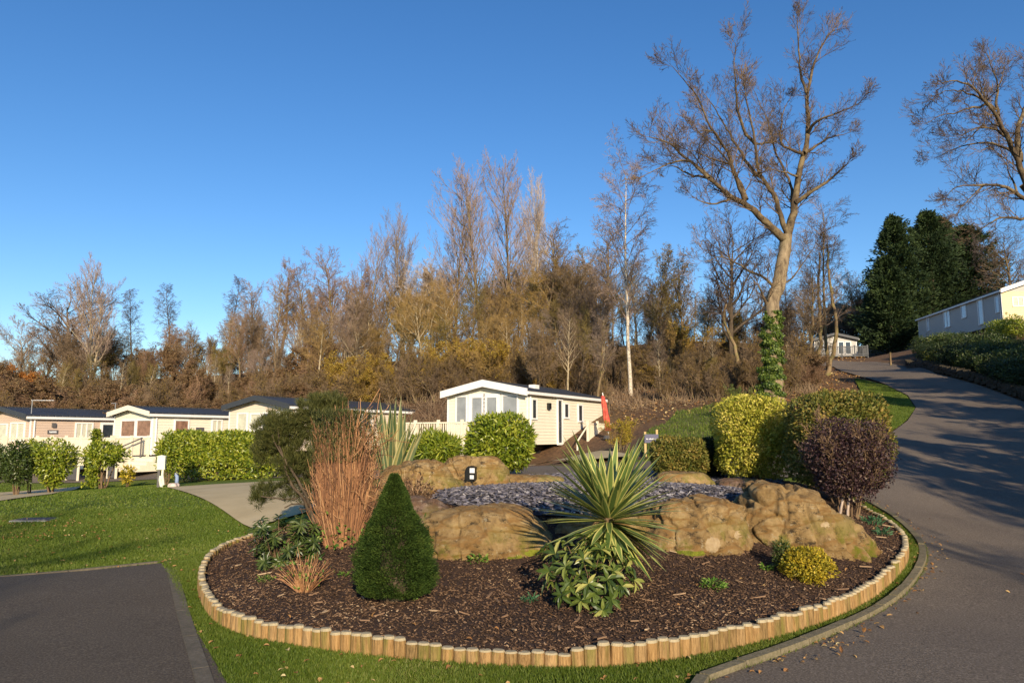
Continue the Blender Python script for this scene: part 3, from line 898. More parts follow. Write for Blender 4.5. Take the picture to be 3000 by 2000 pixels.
# ------------------------------------------------------------------ boulders
def rdirs(g, n):
    v = g.normal(size=(n, 3)); v[:, 2] = np.abs(v[:, 2]) * .8
    return unit(v)
def boulder(name, label, px, py, y, lobes, seed, mat='rock', sub=6, amp=.10, group=None, mats=None, marks=()):
    """lobes: list of (dx, dz, dy, rx, ry, rz, tilt) in metres about the centre; star-shaped union"""
    c = P(px, py, y)
    import bmesh
    bm = bmesh.new(); bmesh.ops.create_icosphere(bm, subdivisions=sub, radius=1)
    dirs = np.array([v.co[:] for v in bm.verts]); faces = np.array([[v.index for v in f.verts] for f in bm.faces]); bm.free()
    best = np.full(len(dirs), .02)
    for (dx, dz, dy, rx, ry, rz, tl) in lobes:
        ca, sa = math.cos(tl), math.sin(tl)
        Rm = np.array([[ca, 0, -sa], [0, 1, 0], [sa, 0, ca]])     # local -> rotated about y
        o = np.array([dx, dy, dz])
        d = dirs @ Rm; oo = (-o) @ Rm
        s = np.array([rx, ry, rz]); d = d / s; oo = oo / s
        # superellipsoid-like: power 2.6 approximated by iterating on the sphere intersection
        A = (d * d).sum(1); B = 2 * (d * oo).sum(1); C_ = (oo * oo).sum() - 1
        disc = B * B - 4 * A * C_
        t = np.where(disc > 0, (-B + np.sqrt(np.maximum(disc, 0))) / (2 * A), 0)
        p = d * t[:, None] + oo
        k = (np.abs(p) ** 3.0).sum(1) ** (-1 / 3.0)
        t = t * np.clip(k, 1, 1.16)
        best = np.maximum(best, t)
    V = dirs * best[:, None]
    gq = np.random.default_rng(seed)
    for nk in np.vstack([rdirs(gq, 46), [[.2, -.9, .35], [-.5, -.8, .3]]]):
        sup = (V @ nk).max(); dk = sup * gq.uniform(.86, .995); dn = dirs @ nk
        best = np.where(dn > 1e-3, np.minimum(best, dk / np.maximum(dn, 1e-3)), best)
        V = dirs * best[:, None]
    rs = random.Random(seed); o1 = Vector((rs.random()*50, rs.random()*50, rs.random()*50))
    out = np.empty_like(V)
    for i, v in enumerate(V):
        q = Vector(v) + o1
        n1 = noise.noise(q * 1.6); n2 = noise.fractal(q * 3.2, 1.0, 2.1, 5)
        st = noise.noise(Vector((q.x * .9, q.y * .9, q.z * 5.0)))
        cr = abs(noise.noise(q * 2.3 + Vector((9, 3, 1))))
        crack = -max(0, .05 - cr) * 1.5
        fs = abs(noise.noise(Vector((q.x * 3.4 + q.z * 1.1, q.y * 1.0, q.z * .8)) + Vector((4, 8, 2))))
        crack -= max(0, .09 - fs) * 1.1
        rg = 1 - abs(noise.noise(q * 5.5)) * 2
        f = 1 + amp * (n1 * .45 + n2 * .70 + st * .40 + rg * .22) + crack * amp * 8
        out[i] = v * f
    mi = np.zeros(len(faces), np.int32)
    if marks:
        fc = out[faces].mean(1); W_ = fc + c
        nrm = np.cross(out[faces[:, 1]] - out[faces[:, 0]], out[faces[:, 2]] - out[faces[:, 0]])
        face = (nrm * (np.array([0, 0, EYE]) - W_)).sum(1) > 0
        dep = W_[:, 1] * CT + (W_[:, 2] - EYE) * ST; vv = -W_[:, 1] * ST + (W_[:, 2] - EYE) * CT
        fx = 1176 + F * W_[:, 0] / dep; fy = 784 - F * vv / dep
        for (mx, my, rx, ry, k) in marks:
            wob = np.array([noise.noise(Vector(v) * 9) for v in fc])
            mi[face & ((((fx - mx) / rx) ** 2 + ((fy - my) / ry) ** 2) < 1 + wob * (.25 if k == 1 else 1.3))] = k
    o = mk(name, out, faces, [mats or M[mat], M['scar'], M['moss']], mi, smooth=True)
    o.location = [float(x) for x in c]
    return tag(o, label, 'boulder', group or 'sandstone boulders in the bed')
boulder('boulder', 'long low tan boulder left of the yucca with green moss at its foot', 1118, 1243, 8.6, [(0,0,0,.74,.55,.40,0),(-.30,-.05,-.05,.52,.45,.36,.1),(.38,-.08,-.05,.50,.42,.32,-.15),(0,-.25,0,.78,.55,.3,0)], 3, marks=((1195,1290,42,16,2),(1225,1272,22,10,2)))
boulder('boulder', 'rough boulder right of the yucca with a round pale scar near its foot', 1600, 1225, 8.75, [(0,0,0,.55,.5,.40,0),(-.22,.03,.1,.45,.4,.34,.1),(.25,-.03,0,.42,.4,.38,0),(0,-.2,0,.6,.45,.34,0)], 11, amp=.16, marks=((1612,1296,62,16,2),(1580,1272,40,9,2),(1637,1252,17,18,1),(1694,1228,6,11,1)))
boulder('boulder', 'largest boulder, sloping down to a mossy foot at the right end of the bed', 1815, 1218, 8.95, [(-.10,.10,.1,.56,.5,.48,-.2),(.34,-.12,0,.58,.5,.38,-.50),(.66,-.34,-.05,.50,.45,.30,-.45),(-.42,-.12,0,.48,.4,.42,0),(.1,-.35,0,.8,.5,.32,0)], 23, sub=6, amp=.15, marks=((1945,1316,55,20,2),(1895,1204,10,6,1)))
boulder('boulder', 'low boulder mostly hidden behind the yucca stem in the middle of the row', 1370, 1238, 8.9, [(0,0,0,.62,.45,.30,0),(.3,-.03,0,.4,.4,.25,0)], 61, sub=5, amp=.13)
boulder('boulder', 'brown boulder behind the slate carrying the black lamp', 1085, 1095, 12.4, [(0,0,0,.55,.5,.36,0),(.25,-.02,0,.35,.4,.28,-.3),(-.3,.0,0,.35,.4,.28,.2),(0,-.2,0,.7,.5,.25,0)], 31)
boulder('boulder', 'broad brown boulder behind the dwarf conifer at the left end of the slate', 970, 1112, 11.8, [(0,0,0,.50,.5,.40,.1),(-.3,-.05,0,.4,.45,.36,0),(.3,-.12,0,.4,.4,.26,-.2)], 37)
boulder('boulder', 'small flat ochre stone at the back edge of the slate beside the round laurel', 1235, 1108, 12.7, [(0,0,0,.55,.35,.13,0),(-.3,0,0,.4,.3,.14,0)], 41, sub=5)
boulder('boulder', 'low brown stone half hidden behind the yucca leaves on the right', 1560, 1104, 12.2, [(0,0,0,.5,.35,.16,0),(.3,0,0,.3,.3,.12,0)], 43, sub=5)
boulder('boulder', 'greyish stone between the dwarf conifer and the low rounded boulder', 975, 1195, 9.2, [(0,0,0,.30,.3,.25,.2),(-.15,.08,0,.24,.25,.22,0)], 47, 'rock2', sub=5)
boulder('boulder', 'shaded stone under the golden topiary at the back of the slate', 1700, 1112, 12.6, [(0,0,0,.5,.3,.10,0)], 49, 'rock2', sub=5)
boulder('boulder', 'pale stone behind the dwarf conifer tip next to the red cane shrub', 905, 1160, 10.2, [(0,0,0,.32,.3,.32,.2)], 53, 'rock', sub=5)
# pale saw-cut discs and scars on the stone right of the yucca

# ------------------------------------------------------------------ static caravans
class Cara:
    def __init__(s, name, label, npx, ny, th, eave_py, floor_py, left_px, far_px, apex, clad, roof, fascia, trim, side=-1, L=None, W=None, zfl=None, group='static caravans on the park'):
        s.th = th; s.side = side
        p = ray(npx, (eave_py * 2 + 1000) / 3 if eave_py > 850 else eave_py + 20) * ny
        s.N = np.array([p[0], p[1]])
        s.z0 = h1(*s.N)
        s.u = np.array([math.sin(th), math.cos(th)]); s.x = np.array([math.cos(th), -math.sin(th)])
        s.ze = P(npx, eave_py, ny)[2] - s.z0
        s.zf = (P(npx, floor_py, ny)[2] - s.z0) if floor_py else zfl
        my = eave_py + 30
        s.W = abs(s.front(left_px, my)[0]) if W is None else W
        s.L = s.sidep(far_px, my)[0] if L is None else L
        s.rise = s.front(apex[0], apex[1])[1] - s.ze - .05
        s.root = thing(name, (s.N[0], s.N[1], s.z0), label, 'caravan', group, rz=-th)
        s.trim = trim
        W, L, zf, ze, rise = s.W, s.L, s.zf, s.ze, s.rise
        s.xa, s.xb = (-W, 0.0) if side < 0 else (0.0, W)
        xm = (s.xa + s.xb) / 2
        mb = MB(); mb.prism([(s.xa, zf), (s.xb, zf), (s.xb, ze), (xm, ze + rise), (s.xa, ze)], 1, 0, L)
        # prism stores (u,v) as (x,z) when axis is 1
        mb.build('wall', clad, s.root)
        # roof: two slabs with overhang
        mb = MB(); oh = .14; t = .10; sl = rise / (W / 2)
        y0, y1 = -.30, L + .12
        for sx, xe in ((-1, s.xa), (1, s.xb)):
            xo = xe + sx * oh; zo = ze - sl * oh
            poly = [(xo, zo + .02), (xm, ze + rise + .02), (xm, ze + rise + t + .02), (xo, zo + t + .02)]
            mb.prism(poly, 1, y0, y1)
        mb.box(xm - .10, xm + .10, y0, y1, ze + rise + t, ze + rise + t + .05)
        mb.build('roof', roof, s.root)
        # bargeboards along the gable and eave gutter
        mb = MB(); bh = .20 if fascia is not M['trim'] else .26
        for sx, xe in ((-1, s.xa), (1, s.xb)):
            xo = xe + sx * (oh + .02); zo = ze - sl * (oh + .02)
            poly = [(xo, zo + t + .03 - bh), (xm, ze + rise + t + .03 - bh), (xm, ze + rise + t + .06), (xo, zo + t + .06)]
            mb.prism(poly, 1, y0 - .035, y0 - .003)
        mb.build('bargeboard', fascia, s.root)
        mb = MB()
        for xe, sx in ((s.xa, -1), (s.xb, 1)):
            mb.box(xe + sx * (oh - .02), xe + sx * (oh + .06), y0 + .02, y1, ze - .10, ze + .015)
        mb.build('gutter', M['trim'], s.root)
        # corner trims
        for xe, sx in ((s.xa, -1), (s.xb, 1)):
            for ya, yb in ((-.012, .05), (L - .05, L + .012)):
                mb = MB(); mb.box(xe - .05 if sx > 0 else xe - .012, xe + .012 if sx > 0 else xe + .05, ya, yb, zf - .02, ze - .02)
                mb.build('corner_trim', M['trim'], s.root)
        # chassis and axle under the floor
        mb = MB()
        for xx in (s.xa + .6, s.xb - .6): mb.box(xx - .06, xx + .06, .2, L - .2, zf - .22, zf - .003)
        for yy in np.arange(.5, L - .3, 1.6):
            mb.box(s.xa + .55, s.xa + .75, yy - .1, yy + .1, -.1, zf - .22); mb.box(s.xb - .75, s.xb - .55, yy - .1, yy + .1, -.1, zf - .22)
        mb.build('chassis', M['black'], s.root)
        mb = MB(); xx = s.xb - .03 if side < 0 else s.xa + .03
        mb.tube([(xx, .18, zf), (xx + (.06 if side < 0 else -.06), .18, zf + .1), (xx + (.06 if side < 0 else -.06), .18, ze - .1)], .035, 6)
        mb.build('downpipe', M['trim'], s.root)
    def front(s, px, py):
        d = ray(px, py); n = s.u
        t = (s.N @ n) / (d[:2] @ n)
        p = d[:2] * t
        return float((p - s.N) @ s.x), float(EYE + d[2] * t - s.z0)
    def sidep(s, px, py):
        d = ray(px, py); n = s.x
        t = (s.N @ n) / (d[:2] @ n)
        p = d[:2] * t
        return float((p - s.N) @ s.u), float(EYE + d[2] * t - s.z0)
    def window(s, face, a, b, glass, mull=0, fr=.07, name='window', frm=None):
        if face == 'f':
            u0, z1 = s.front(*a); u1, z0 = s.front(*b)
        else:
            u0, z1 = s.sidep(*a); u1, z0 = s.sidep(*b)
        u0, u1 = sorted((u0, u1)); z0, z1 = sorted((z0, z1))
        def bx(mb, a0, a1, c0, c1, d0, d1):
            if face == 'f': mb.box(a0, a1, -d1, -d0, c0, c1)
            else:
                sg = 1 if s.side < 0 else -1
                mb.box(sg * d0, sg * d1, a0, a1, c0, c1)
        mb = MB()
        bx(mb, u0 - fr, u1 + fr, z1, z1 + fr, 0, .045); bx(mb, u0 - fr, u1 + fr, z0 - fr, z0, 0, .06)
        bx(mb, u0 - fr, u0, z0, z1, 0, .045); bx(mb, u1, u1 + fr, z0, z1, 0, .045)
        for k in range(mull):
            um = u0 + (u1 - u0) * (k + 1) / (mull + 1); bx(mb, um - .03, um + .03, z0, z1, 0, .038)
        w = mb.build(name, frm or M['trim'], s.root)
        mb = MB(); bx(mb, u0, u1, z0, z1, 0, .015)
        mb.build('pane', glass, w)
        return w
    def wallbox(s, name, face, a, b, mat, d=.08, text=None):
        if face == 'f': u0, z1 = s.front(*a); u1, z0 = s.front(*b)
        else: u0, z1 = s.sidep(*a); u1, z0 = s.sidep(*b)
        mb = MB()
        if face == 'f': mb.box(u0, u1, -d, 0, z0, z1)
        else: mb.box(0, d if s.side < 0 else -d, u0, u1, z0, z1)
        o = mb.build(name, mat, s.root)
        if text:
            mb = MB(); zc = (z0 + z1) / 2; hh = abs(z1 - z0) * .22; L = abs(u1 - u0); u = min(u0, u1) + L * .15
            for w in (.05, .03, .06, .05, .04, .06, .05, .03, .05, .06):
                ww = w * L * 1.1
                mb.box(d, d + .004, u, u + ww, zc - hh * rng.uniform(.7, 1), zc + hh * rng.uniform(.6, 1)); u += ww + L * .018
            mb.build('lettering', text, o)
        return o

TH = R(30)
cD = Cara('static_caravan', 'cream static caravan with white gable and grey blinds, behind the round laurel', 1212, 29.6, TH, 900, 1021, 1028, 1385, (1112, 879), M['clad_cream'], M['roof'], M['trim'], M['trim'])
for a, b in (((1050,912),(1071,969)), ((1156,909.5),(1188,966))): cD.window('f', a, b, M['glass_grey'])
for a, b in (((1085,914),(1107,1003)), ((1119,913.5),(1141,1003))): cD.window('f', a, b, M['glass_grey'], name='door', fr=.17)
for a, b in (((1222,918),(1231,960)), ((1296,928),(1305,958)), ((1328,931),(1337,966))): cD.window('s', a, b, M['glass_dark'])
cD.window('s', (1281,919.5), (1290,1016), M['glass_dark'], name='door', fr=.10)
cD.wallbox('wall_lamp', 's', (1256,925), (1261,940), M['black'], .12)
mb = MB(); mb.box(-1.15, -.85, 2.2, 2.6, cD.ze + cD.rise * .62, cD.ze + cD.rise * .62 + .22); mb.build('roof_vent', M['trim'], cD.root)

cC = Cara('static_caravan', 'long blush cream caravan with charcoal roof behind the brown and green shrubs', 670, 32.0, TH, 934, None, 526, 1026, (592, 914), M['clad_blush'], M['roof'], M['anthracite'], M['trim'], zfl=.75)
for a, b in (((548,951),(566,988)), ((578,952),(597,988)), ((606,950),(623,988)), ((640,947),(660,986))): cC.window('f', a, b, M['glass_cream'] if a[0] != 606 else M['glass_dark'], mull=0)
for a, b, g, m_ in (((833,948),(850,985),M['glass_dark'],0), ((896,950),(920,985),M['glass_cream'],1), ((953,951),(978,990),M['glass_cream'],1), ((740,947),(770,985),M['glass_cream'],1)): cC.window('s', a, b, g, mull=m_)

cB = Cara('static_caravan', 'pale cream caravan with brown blinds behind the left end of the laurel hedge', 351, 35.0, TH, 951, None, 262, 560, (305, 936), M['clad_cream2'], M['roof'], M['clad_cream2'], M['trim'], zfl=.7, L=11)
for a, b in (((281,967),(309,1001)), ((317,966),(346,1001))): cB.window('f', a, b, M['glass_brown'])
cB.window('s', (403,966), (430,998), M['glass_brown']); cB.window('s', (489,966), (507,993), M['glass_cream'], mull=1)
cB.wallbox('nameplate', 's', (450,981), (467,991), M['gate'], .05, None)

cA = Cara('static_caravan', 'dusky pink caravan with a dark nameplate at the far left', 70, 36.0, TH, 957, None, -46, 262, (14, 938), M['clad_pink'], M['roof'], M['anthracite'], M['trim'], zfl=.7, L=10)
for a, b in (((27,973),(54,1010)), ((-38,976),(14,1010))): cA.window('f', a, b, M['glass_cream'], mull=1)
cA.window('s', (176,973), (209,1006), M['glass_cream'], mull=2); cA.window('s', (236,975), (256,1030), M['glass_dark'], name='door', fr=.12)
cA.wallbox('wall_lamp', 's', (119,971), (126,981), M['gate'], .10); cA.wallbox('nameplate', 's', (109,987), (132,996), M['gate'], .04, M['signwhite'])

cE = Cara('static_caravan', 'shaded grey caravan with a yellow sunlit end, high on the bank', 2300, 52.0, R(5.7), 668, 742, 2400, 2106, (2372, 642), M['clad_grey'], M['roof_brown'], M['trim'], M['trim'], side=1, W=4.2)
for a, b, m_ in (((2129,731),(2135,758),0), ((2168,718),(2183,748),1), ((2208,704),(2220,727),0), ((2286,684),(2296,715),0)): cE.window('s', a, b, M['glass_blue'], mull=m_)
cE.window('s', (2246,692), (2260,741), M['glass_blue'], name='door', fr=.09)
mb = MB(); mb.box(.02, cE.W - .02, -.012, 0, cE.zf + .02, cE.ze - .05); mb.build('sunlit_end_sheet', M['clad_sunlit'], cE.root)  # thin sheet that paints sunlight onto this end wall
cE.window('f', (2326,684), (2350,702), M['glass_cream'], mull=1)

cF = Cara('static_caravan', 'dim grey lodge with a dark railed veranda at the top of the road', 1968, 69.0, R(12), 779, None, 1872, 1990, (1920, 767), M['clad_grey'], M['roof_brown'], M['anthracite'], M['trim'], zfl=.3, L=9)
for a, b in (((1926,786),(1938,812)), ((1942,786),(1954,812)), ((1890,788),(1896,804))): cF.window('f', a, b, M['glass_blue'] if a[0] < 1900 else M['glass_dark'])

def deck(label, c, x0, x1, y0, y1, zf, hr, sides, mat, solid=False, post=1.1, skirt=None, floor=True, grp='decks of the caravans'):
    """raised deck with balustrades; sides: subset of 'flrb' (front y0, left x0, right x1)"""
    r = thing('deck', (c.N[0], c.N[1], c.z0), label, 'deck', grp, rz=-c.th)
    if floor:
        mb = MB(); mb.box(x0, x1, y0, y1, zf - .10, zf); mb.build('floor', mat, r)
    def run(a, b, nm='balustrade'):
        a = np.array(a, float); b = np.array(b, float); L = np.linalg.norm(b - a); d = (b - a) / L
        mbp = MB(); k = max(1, int(round(L / post)))
        for i in range(k + 1):
            p = a + d * L * i / k
            mbp.box(p[0] - .05, p[0] + .05, p[1] - .05, p[1] + .05, -.1, zf + hr + .09)
        mbp.build('post', mat, r)
        mbb = MB(); nx, ny = d[1] * .02, -d[0] * .02
        def bar(t0, t1, z0, z1, w):
            p = a + d * t0; q = a + d * t1; ex, ey = abs(d[1]) * w, abs(d[0]) * w
            mbb.box(min(p[0], q[0]) - ex, max(p[0], q[0]) + ex, min(p[1], q[1]) - ey, max(p[1], q[1]) + ey, z0, z1)
        bar(.052, L - .052, zf + hr - .06, zf + hr, .035); bar(.052, L - .052, zf + .06, zf + .12, .03)
        if solid: bar(.052, L - .052, zf + .122, zf + hr - .062, .012)
        else:
            t = .13
            while t < L - .08:
                if abs((t / (L / k)) - round(t / (L / k))) * (L / k) > .08: bar(t - .022, t + .022, zf + .121, zf + hr - .061, .014)
                t += .115
        mbb.build(nm, mat, r)
        if skirt:
            mbs = MB()
            t = .06; i = 0
            while t < L - .1:
                p = a + d * t; q = a + d * min(t + .55, L - .06)
                if (i % 4) != 3:
                    mbs.box(min(p[0], q[0]) - abs(d[1]) * .01, max(p[0], q[0]) + abs(d[1]) * .01, min(p[1], q[1]) - abs(d[0]) * .01, max(p[1], q[1]) + abs(d[0]) * .01, .05, zf - .12)
                t += .56; i += 1
            mbs.build('skirt', skirt, r)
    if 'f' in sides: run((x0 + .05, y0 + .05), (x1 - .05, y0 + .05))
    if 'l' in sides: run((x0 + .05, y0 + .15), (x0 + .05, y1 - .05))
    if 'r' in sides: run((x1 - .05, y0 + .15), (x1 - .05, y1 - .05))
    return r
dz = cD.zf
deck('cream railed deck in front of the central caravan above the loose green shrub', cD, -cD.W - 1.7, -.9, -1.6, -.02, dz - .05, .95, 'fl', M['deck'])
r = deck('cream railed side landing at the door of the central caravan', cD, .03, 1.25, 3.0, 6.2, dz - .05, .95, 'r', M['deck'])
mb = MB()
for i in range(4): mb.box(.1, 1.2, 3.0 - .28 * (i + 1) + .004 * i, 3.0 - .28 * i, dz - .05 - .18 * (i + 2), dz - .05 - .18 * (i + 1))
mb.build('step', M['deck'], r)
mb = MB(); mb.tube([(1.25, 1.95, dz - .9), (1.25, 1.95, dz + .15)], .04, 6); mb.tube([(1.25, 1.95, dz + .12), (1.25, 3.1, dz + .85)], .035, 6); mb.build('handrail', M['deck'], r)
deck('long cream panelled deck before the pink and pale cream caravans', cB, -cB.W - 3.2, -.1, -1.9, -.02, .62, .88, 'flr', M['deck'], solid=True, skirt=M['deck'])
deck('cream panelled deck in front of the far left caravan', cA, -cA.W - .6, .9, -1.6, -.02, .62, .88, 'fr', M['deck'], solid=False, skirt=M['deck'])
deck('cream panelled veranda beside the pale cream caravan behind the hedge', cB, .05, 1.6, -.5, 6.5, .62, .88, 'r', M['deck'], solid=True, skirt=M['deck'])
deck('white balustraded veranda under the windows of the long blush caravan', cC, .05, 1.5, 1.5, 10.5, .62, .9, 'r', M['deck'], skirt=M['deck'])
deck('dark railed veranda of the lodge at the top of the road', cF, -cF.W - .3, .5, -2.0, -.05, .3, .85, 'flr', M['anthracite'])
# flight of cream steps at the right end of the long deck
st = thing('steps', (cB.N[0], cB.N[1], cB.z0), 'cream steps with dark handrail leading up to the pale cream caravan', 'steps', rz=-TH)
mb = MB()
for i in range(4): mb.box(.15, 1.5, -.6 - .30 * (i + 1), -.6 - .30 * i + .02 * i * 0, 0, .58 - .15 * i)
mb.build('tread', M['deck'], st)
mb = MB(); mb.tube([(.12, -1.9, 0), (.12, -1.9, .95)], .035, 6); mb.tube([(.12, -.6, .5), (.12, -.6, 1.5)], .035, 6); mb.tube([(.12, -1.95, .92), (.12, -.55, 1.48)], .03, 6)
mb.build('handrail', M['gate'], st)
def gate(px, y, w, h, label):
    p = at(px, y); r = thing('gate', p, label, 'gate', 'grey boarded gates under the deck', rz=-TH)
    mb = MB()
    k = int(w / .11)
    for i in range(k): mb.box(-w/2 + i * w / k + .004, -w/2 + (i + 1) * w / k - .004, -.012, .012, .04, h - .01 * (i % 2))
    mb.build('boards', M['gate'], r)
    mb = MB(); mb.box(-w/2 - .06, -w/2 - .002, -.03, .03, 0, h + .05); mb.box(w/2 + .002, w/2 + .09, -.03, .03, 0, h + .05); mb.build('post', M['deck'], r)
gate(172, 33.2, .8, 1.05, 'taller grey boarded gate beside the cut laurel bush, under the pink caravan deck')
gate(262, 33.2, .55, .62, 'shorter grey boarded gate under the deck behind the forked laurel bush')

# ------------------------------------------------------------------ small man-made things
def aerial(px, py0, py1, y, arm, label):
    b = P(px, py0, y); top = P(px, py1, y)
    r = thing('tv_aerial', b, label, 'aerial', 'roof aerials of the caravans')
    h = top[2] - b[2]
    mb = MB(); mb.tube([(0,0,-.2),(0,0,h)], .022, 6); mb.build('mast', M['steel'], r)
    mb = MB(); mb.tube([(-.05,0,h-.02),(arm,.15,h-.02)], .018, 5)
    for t in np.linspace(.1, .95, 7): mb.tube([(arm*t, .15*t-.18, h-.02),(arm*t, .15*t+.18, h-.02)], .008, 4)
    mb.build('boom', M['trim'], r)
aerial(72, 948, 918, 36.3, .95, 'spiky aerial pointing right above the dusky pink caravan')
aerial(264, 950, 925, 36.3, -.2, 'short upright aerial mast at the end of the pink caravan roof')

# utility pedestal on the lawn
p = at(375, 22.4); r = thing('meter_box', p, 'pale meter box on a short post at the lawn edge left of the concrete drive', 'meter box', rz=R(12))
k_ = 22.4 / F
mb = MB(); mb.box(-.11, .11, -.08, .08, .50, .88); mb.prism([(-.12,.882),(.12,.882),(.12,.90),(0,.93),(-.12,.90)], 1, -.09, .09); mb.build('cabinet', M['box'], r)
mb = MB(); mb.box(-.09, -.02, -.04, .04, -.1, .50); mb.build('post', M['gate'], r)
mb = MB(); mb.tube([(.05,-.03,.50),(.05,-.05,.34),(.10,-.06,.05)], .035, 8); mb.tube([(.01,-.05,.32),(.0,-.06,.2),(.05,-.06,-.02)], .045, 8); mb.build('pipe', M['box'], r)
p = at(412, 22.8); r = thing('standpipe', p, 'blue grey water standpipe beside the pale meter box', 'standpipe')
mb = MB(); mb.tube([(0,0,-.1),(0,0,.16),(.0,0,.26),(-.05,0,.33)], [.05,.055,.05,.04], 10); mb.build('body', M['blue'], r, True)
mb = MB(); mb.tube([(-.05,0,.33),(-.02,0,.37)], [.05,.03], 10); mb.build('tap', M['steel'], r, True)
rs = random.Random(4)
for i, (px_, dy) in enumerate(((398,0),(404,.15),(394,.25))):
    p = at(px_, 21.9 + dy)
    o = boulder('pebble', ['pinkish pale stone nearest the meter box foot','pinkish pale stone touching the standpipe foot','small pale stone behind the meter box foot'][i], px_, 1115 - i, 21.9 + dy, [(0,0,0,.12,.11,.07,0)], 70 + i, sub=3, group='pale stones at the meter box', mats=M['pinkstone'])
    o["category"] = 'stone'; o.location.z = float(p[2]) + .04

# manhole cover in the lawn
p = G(80, 1192); r = thing('manhole_cover', p, 'dark drain cover with pale rim set in the lawn among fallen leaves', 'drain cover', rz=R(4))
mb = MB(); mb.box(-.34, .34, -.24, .24, -.08, .0); mb.build('frame', M['steel'], r)
mb = MB(); mb.box(-.30, .30, -.20, .20, .001, .014)
for x_ in np.linspace(-.25, .25, 6): mb.box(x_ - .015, x_ + .015, -.17, .17, .0145, .02)
mb.build('cover', M['gate'], r)

# black double lamp on the rock
c = P(1082, 1087, 11.93)
r = thing('spotlight', c, 'black double lamp with two pale lenses standing on the brown boulder', 'lamp', rz=R(-14))
mb = MB()
prof = [(-.09, -.12), (.03, -.12), (.085, -.10), (.085, .02), (.075, .105), (.02, .125), (-.035, .118), (-.07, .085), (-.09, .02)]
mb.prism([(x_, z_) for x_, z_ in prof], 1, -.05, .06); mb.build('housing', M['black'], r)
for i, (x_, z_, ww, hh) in enumerate(((.035, .05, .040, .038), (.030, -.052, .032, .030))):
    mb = MB(); mb.box(x_ - ww, x_ + ww, -.060, -.0505, z_ - hh, z_ + hh); mb.box(x_ - .004, x_ + .004, -.066, -.0605, z_ - hh, z_ + hh)
    mb.build('lens', M['lamp_glass'], r)
mb = MB(); mb.box(-.03, .03, -.02, .03, -.26, -.121); mb.box(-.13, -.06, -.05, .01, -.14, -.09); mb.build('bracket', M['black'], r)

# tilted pale panel on the slate
b = at(1744, 11.3) + [0, 0, .17]
r = thing('garden_light', b, 'thin pale tilted panel standing on the slate in front of the golden topiary', 'panel', rz=R(-12))
mb = MB()
pr = [(-.03, 0), (.07, 0), (.05, .11), (-.0, .14), (-.09, .15)]
mb.prism(pr, 1, -.012, .012); o = mb.build('panel', M['glazed'], r)
mb = MB(); mb.prism([(-.037, 0), (-.028, 0), (-.088, .152), (-.098, .152)], 1, -.018, .018); mb.build('edge', M['steel'], r)

# slate blue sign on two posts
b = at(1496, 21.0)
r = thing('park_sign', b, 'small slate blue sign with white lettering on two pale wooden posts', 'sign', rz=R(6))
s_ = 21.0 / F; zc = P(1500, 1005, 21.0)[2] - b[2]; wz = 16 * s_
mb = MB(); mb.box(-.20, .20, -.02, .02, zc - .14, zc + .10); mb.build('board', M['signblue'], r)
for x_ in (-.17, .17):
    mb = MB(); mb.box(x_ - .03, x_ + .03, .021, .07, -.2, zc + .19 + (.04 if x_ > 0 else -.02)); mb.build('post', M['postwood'], r)
mb = MB(); u = -.15
for w, h_ in ((.022,.03),(.014,.02),(0,0),(.02,.022),(.02,.034),(.016,.022),(.022,.022),(.016,.034),(.02,.022),(.018,.022),(.02,.022)):
    if w: mb.box(u, u + w, -.026, -.0205, zc - .045, zc - .045 + h_)
    u += (w + .008) if w else .02
mb.build('lettering', M['signwhite'], r)

# closed red parasol by the caravan
b = at(1392, 31.0); top = P(1384, 908, 31.0)
r = thing('parasol', b, 'closed red parasol leaning beside the far end of the cream central caravan', 'parasol')
h = top[2] - b[2]; dx = (P(1384, 908, 31)[0] - b[0])
V = []; K = 26; n = 14
for i in range(K):
    t = i / (K - 1); z = .30 + (h - .30) * t
    rr = (.055 + .045 * max(0, math.sin((.25 + .7 * t) * math.pi))) * (1 if t < .97 else .3)
    for j in range(n):
        a = 2 * math.pi * j / n
        f = rr * (1 + .28 * (j % 2) + .08 * math.sin(t * 21 + j))
        V.append((f * math.cos(a + t * 1.2) + dx * (z / h) + .12 * (1 - t), f * math.sin(a + t * 1.2), z))
Q = [[i*n+j, i*n+(j+1) % n, (i+1)*n+(j+1) % n, (i+1)*n+j] for i in range(K-1) for j in range(n)]
mk('canopy', np.array(V), np.array(Q), M['red'], parent=r)
mb = MB(); mb.tube([(.15,0,-.1),(dx,0,h+.12)], .022, 8); mb.build('pole', M['trim'], r)
mb = MB(); mb.tube([(.15,0,-.05),(.15,0,.10)], [.28,.24], 12); mb.build('base', M['gate'], r)
# bollard at the top of the road
b = G(2046, 838); r = thing('bollard', b, 'thin wooden marker post on the verge below the dark conifers', 'post')
mb = MB(); mb.box(-.05, .05, -.05, .05, -.2, .85); mb.build('post', M['bark'], r)
mb = MB(); mb.prism([(-.08,.852),(.08,.852),(0,.93)], 1, -.08, .08); mb.build('cap', M['bark'], r)

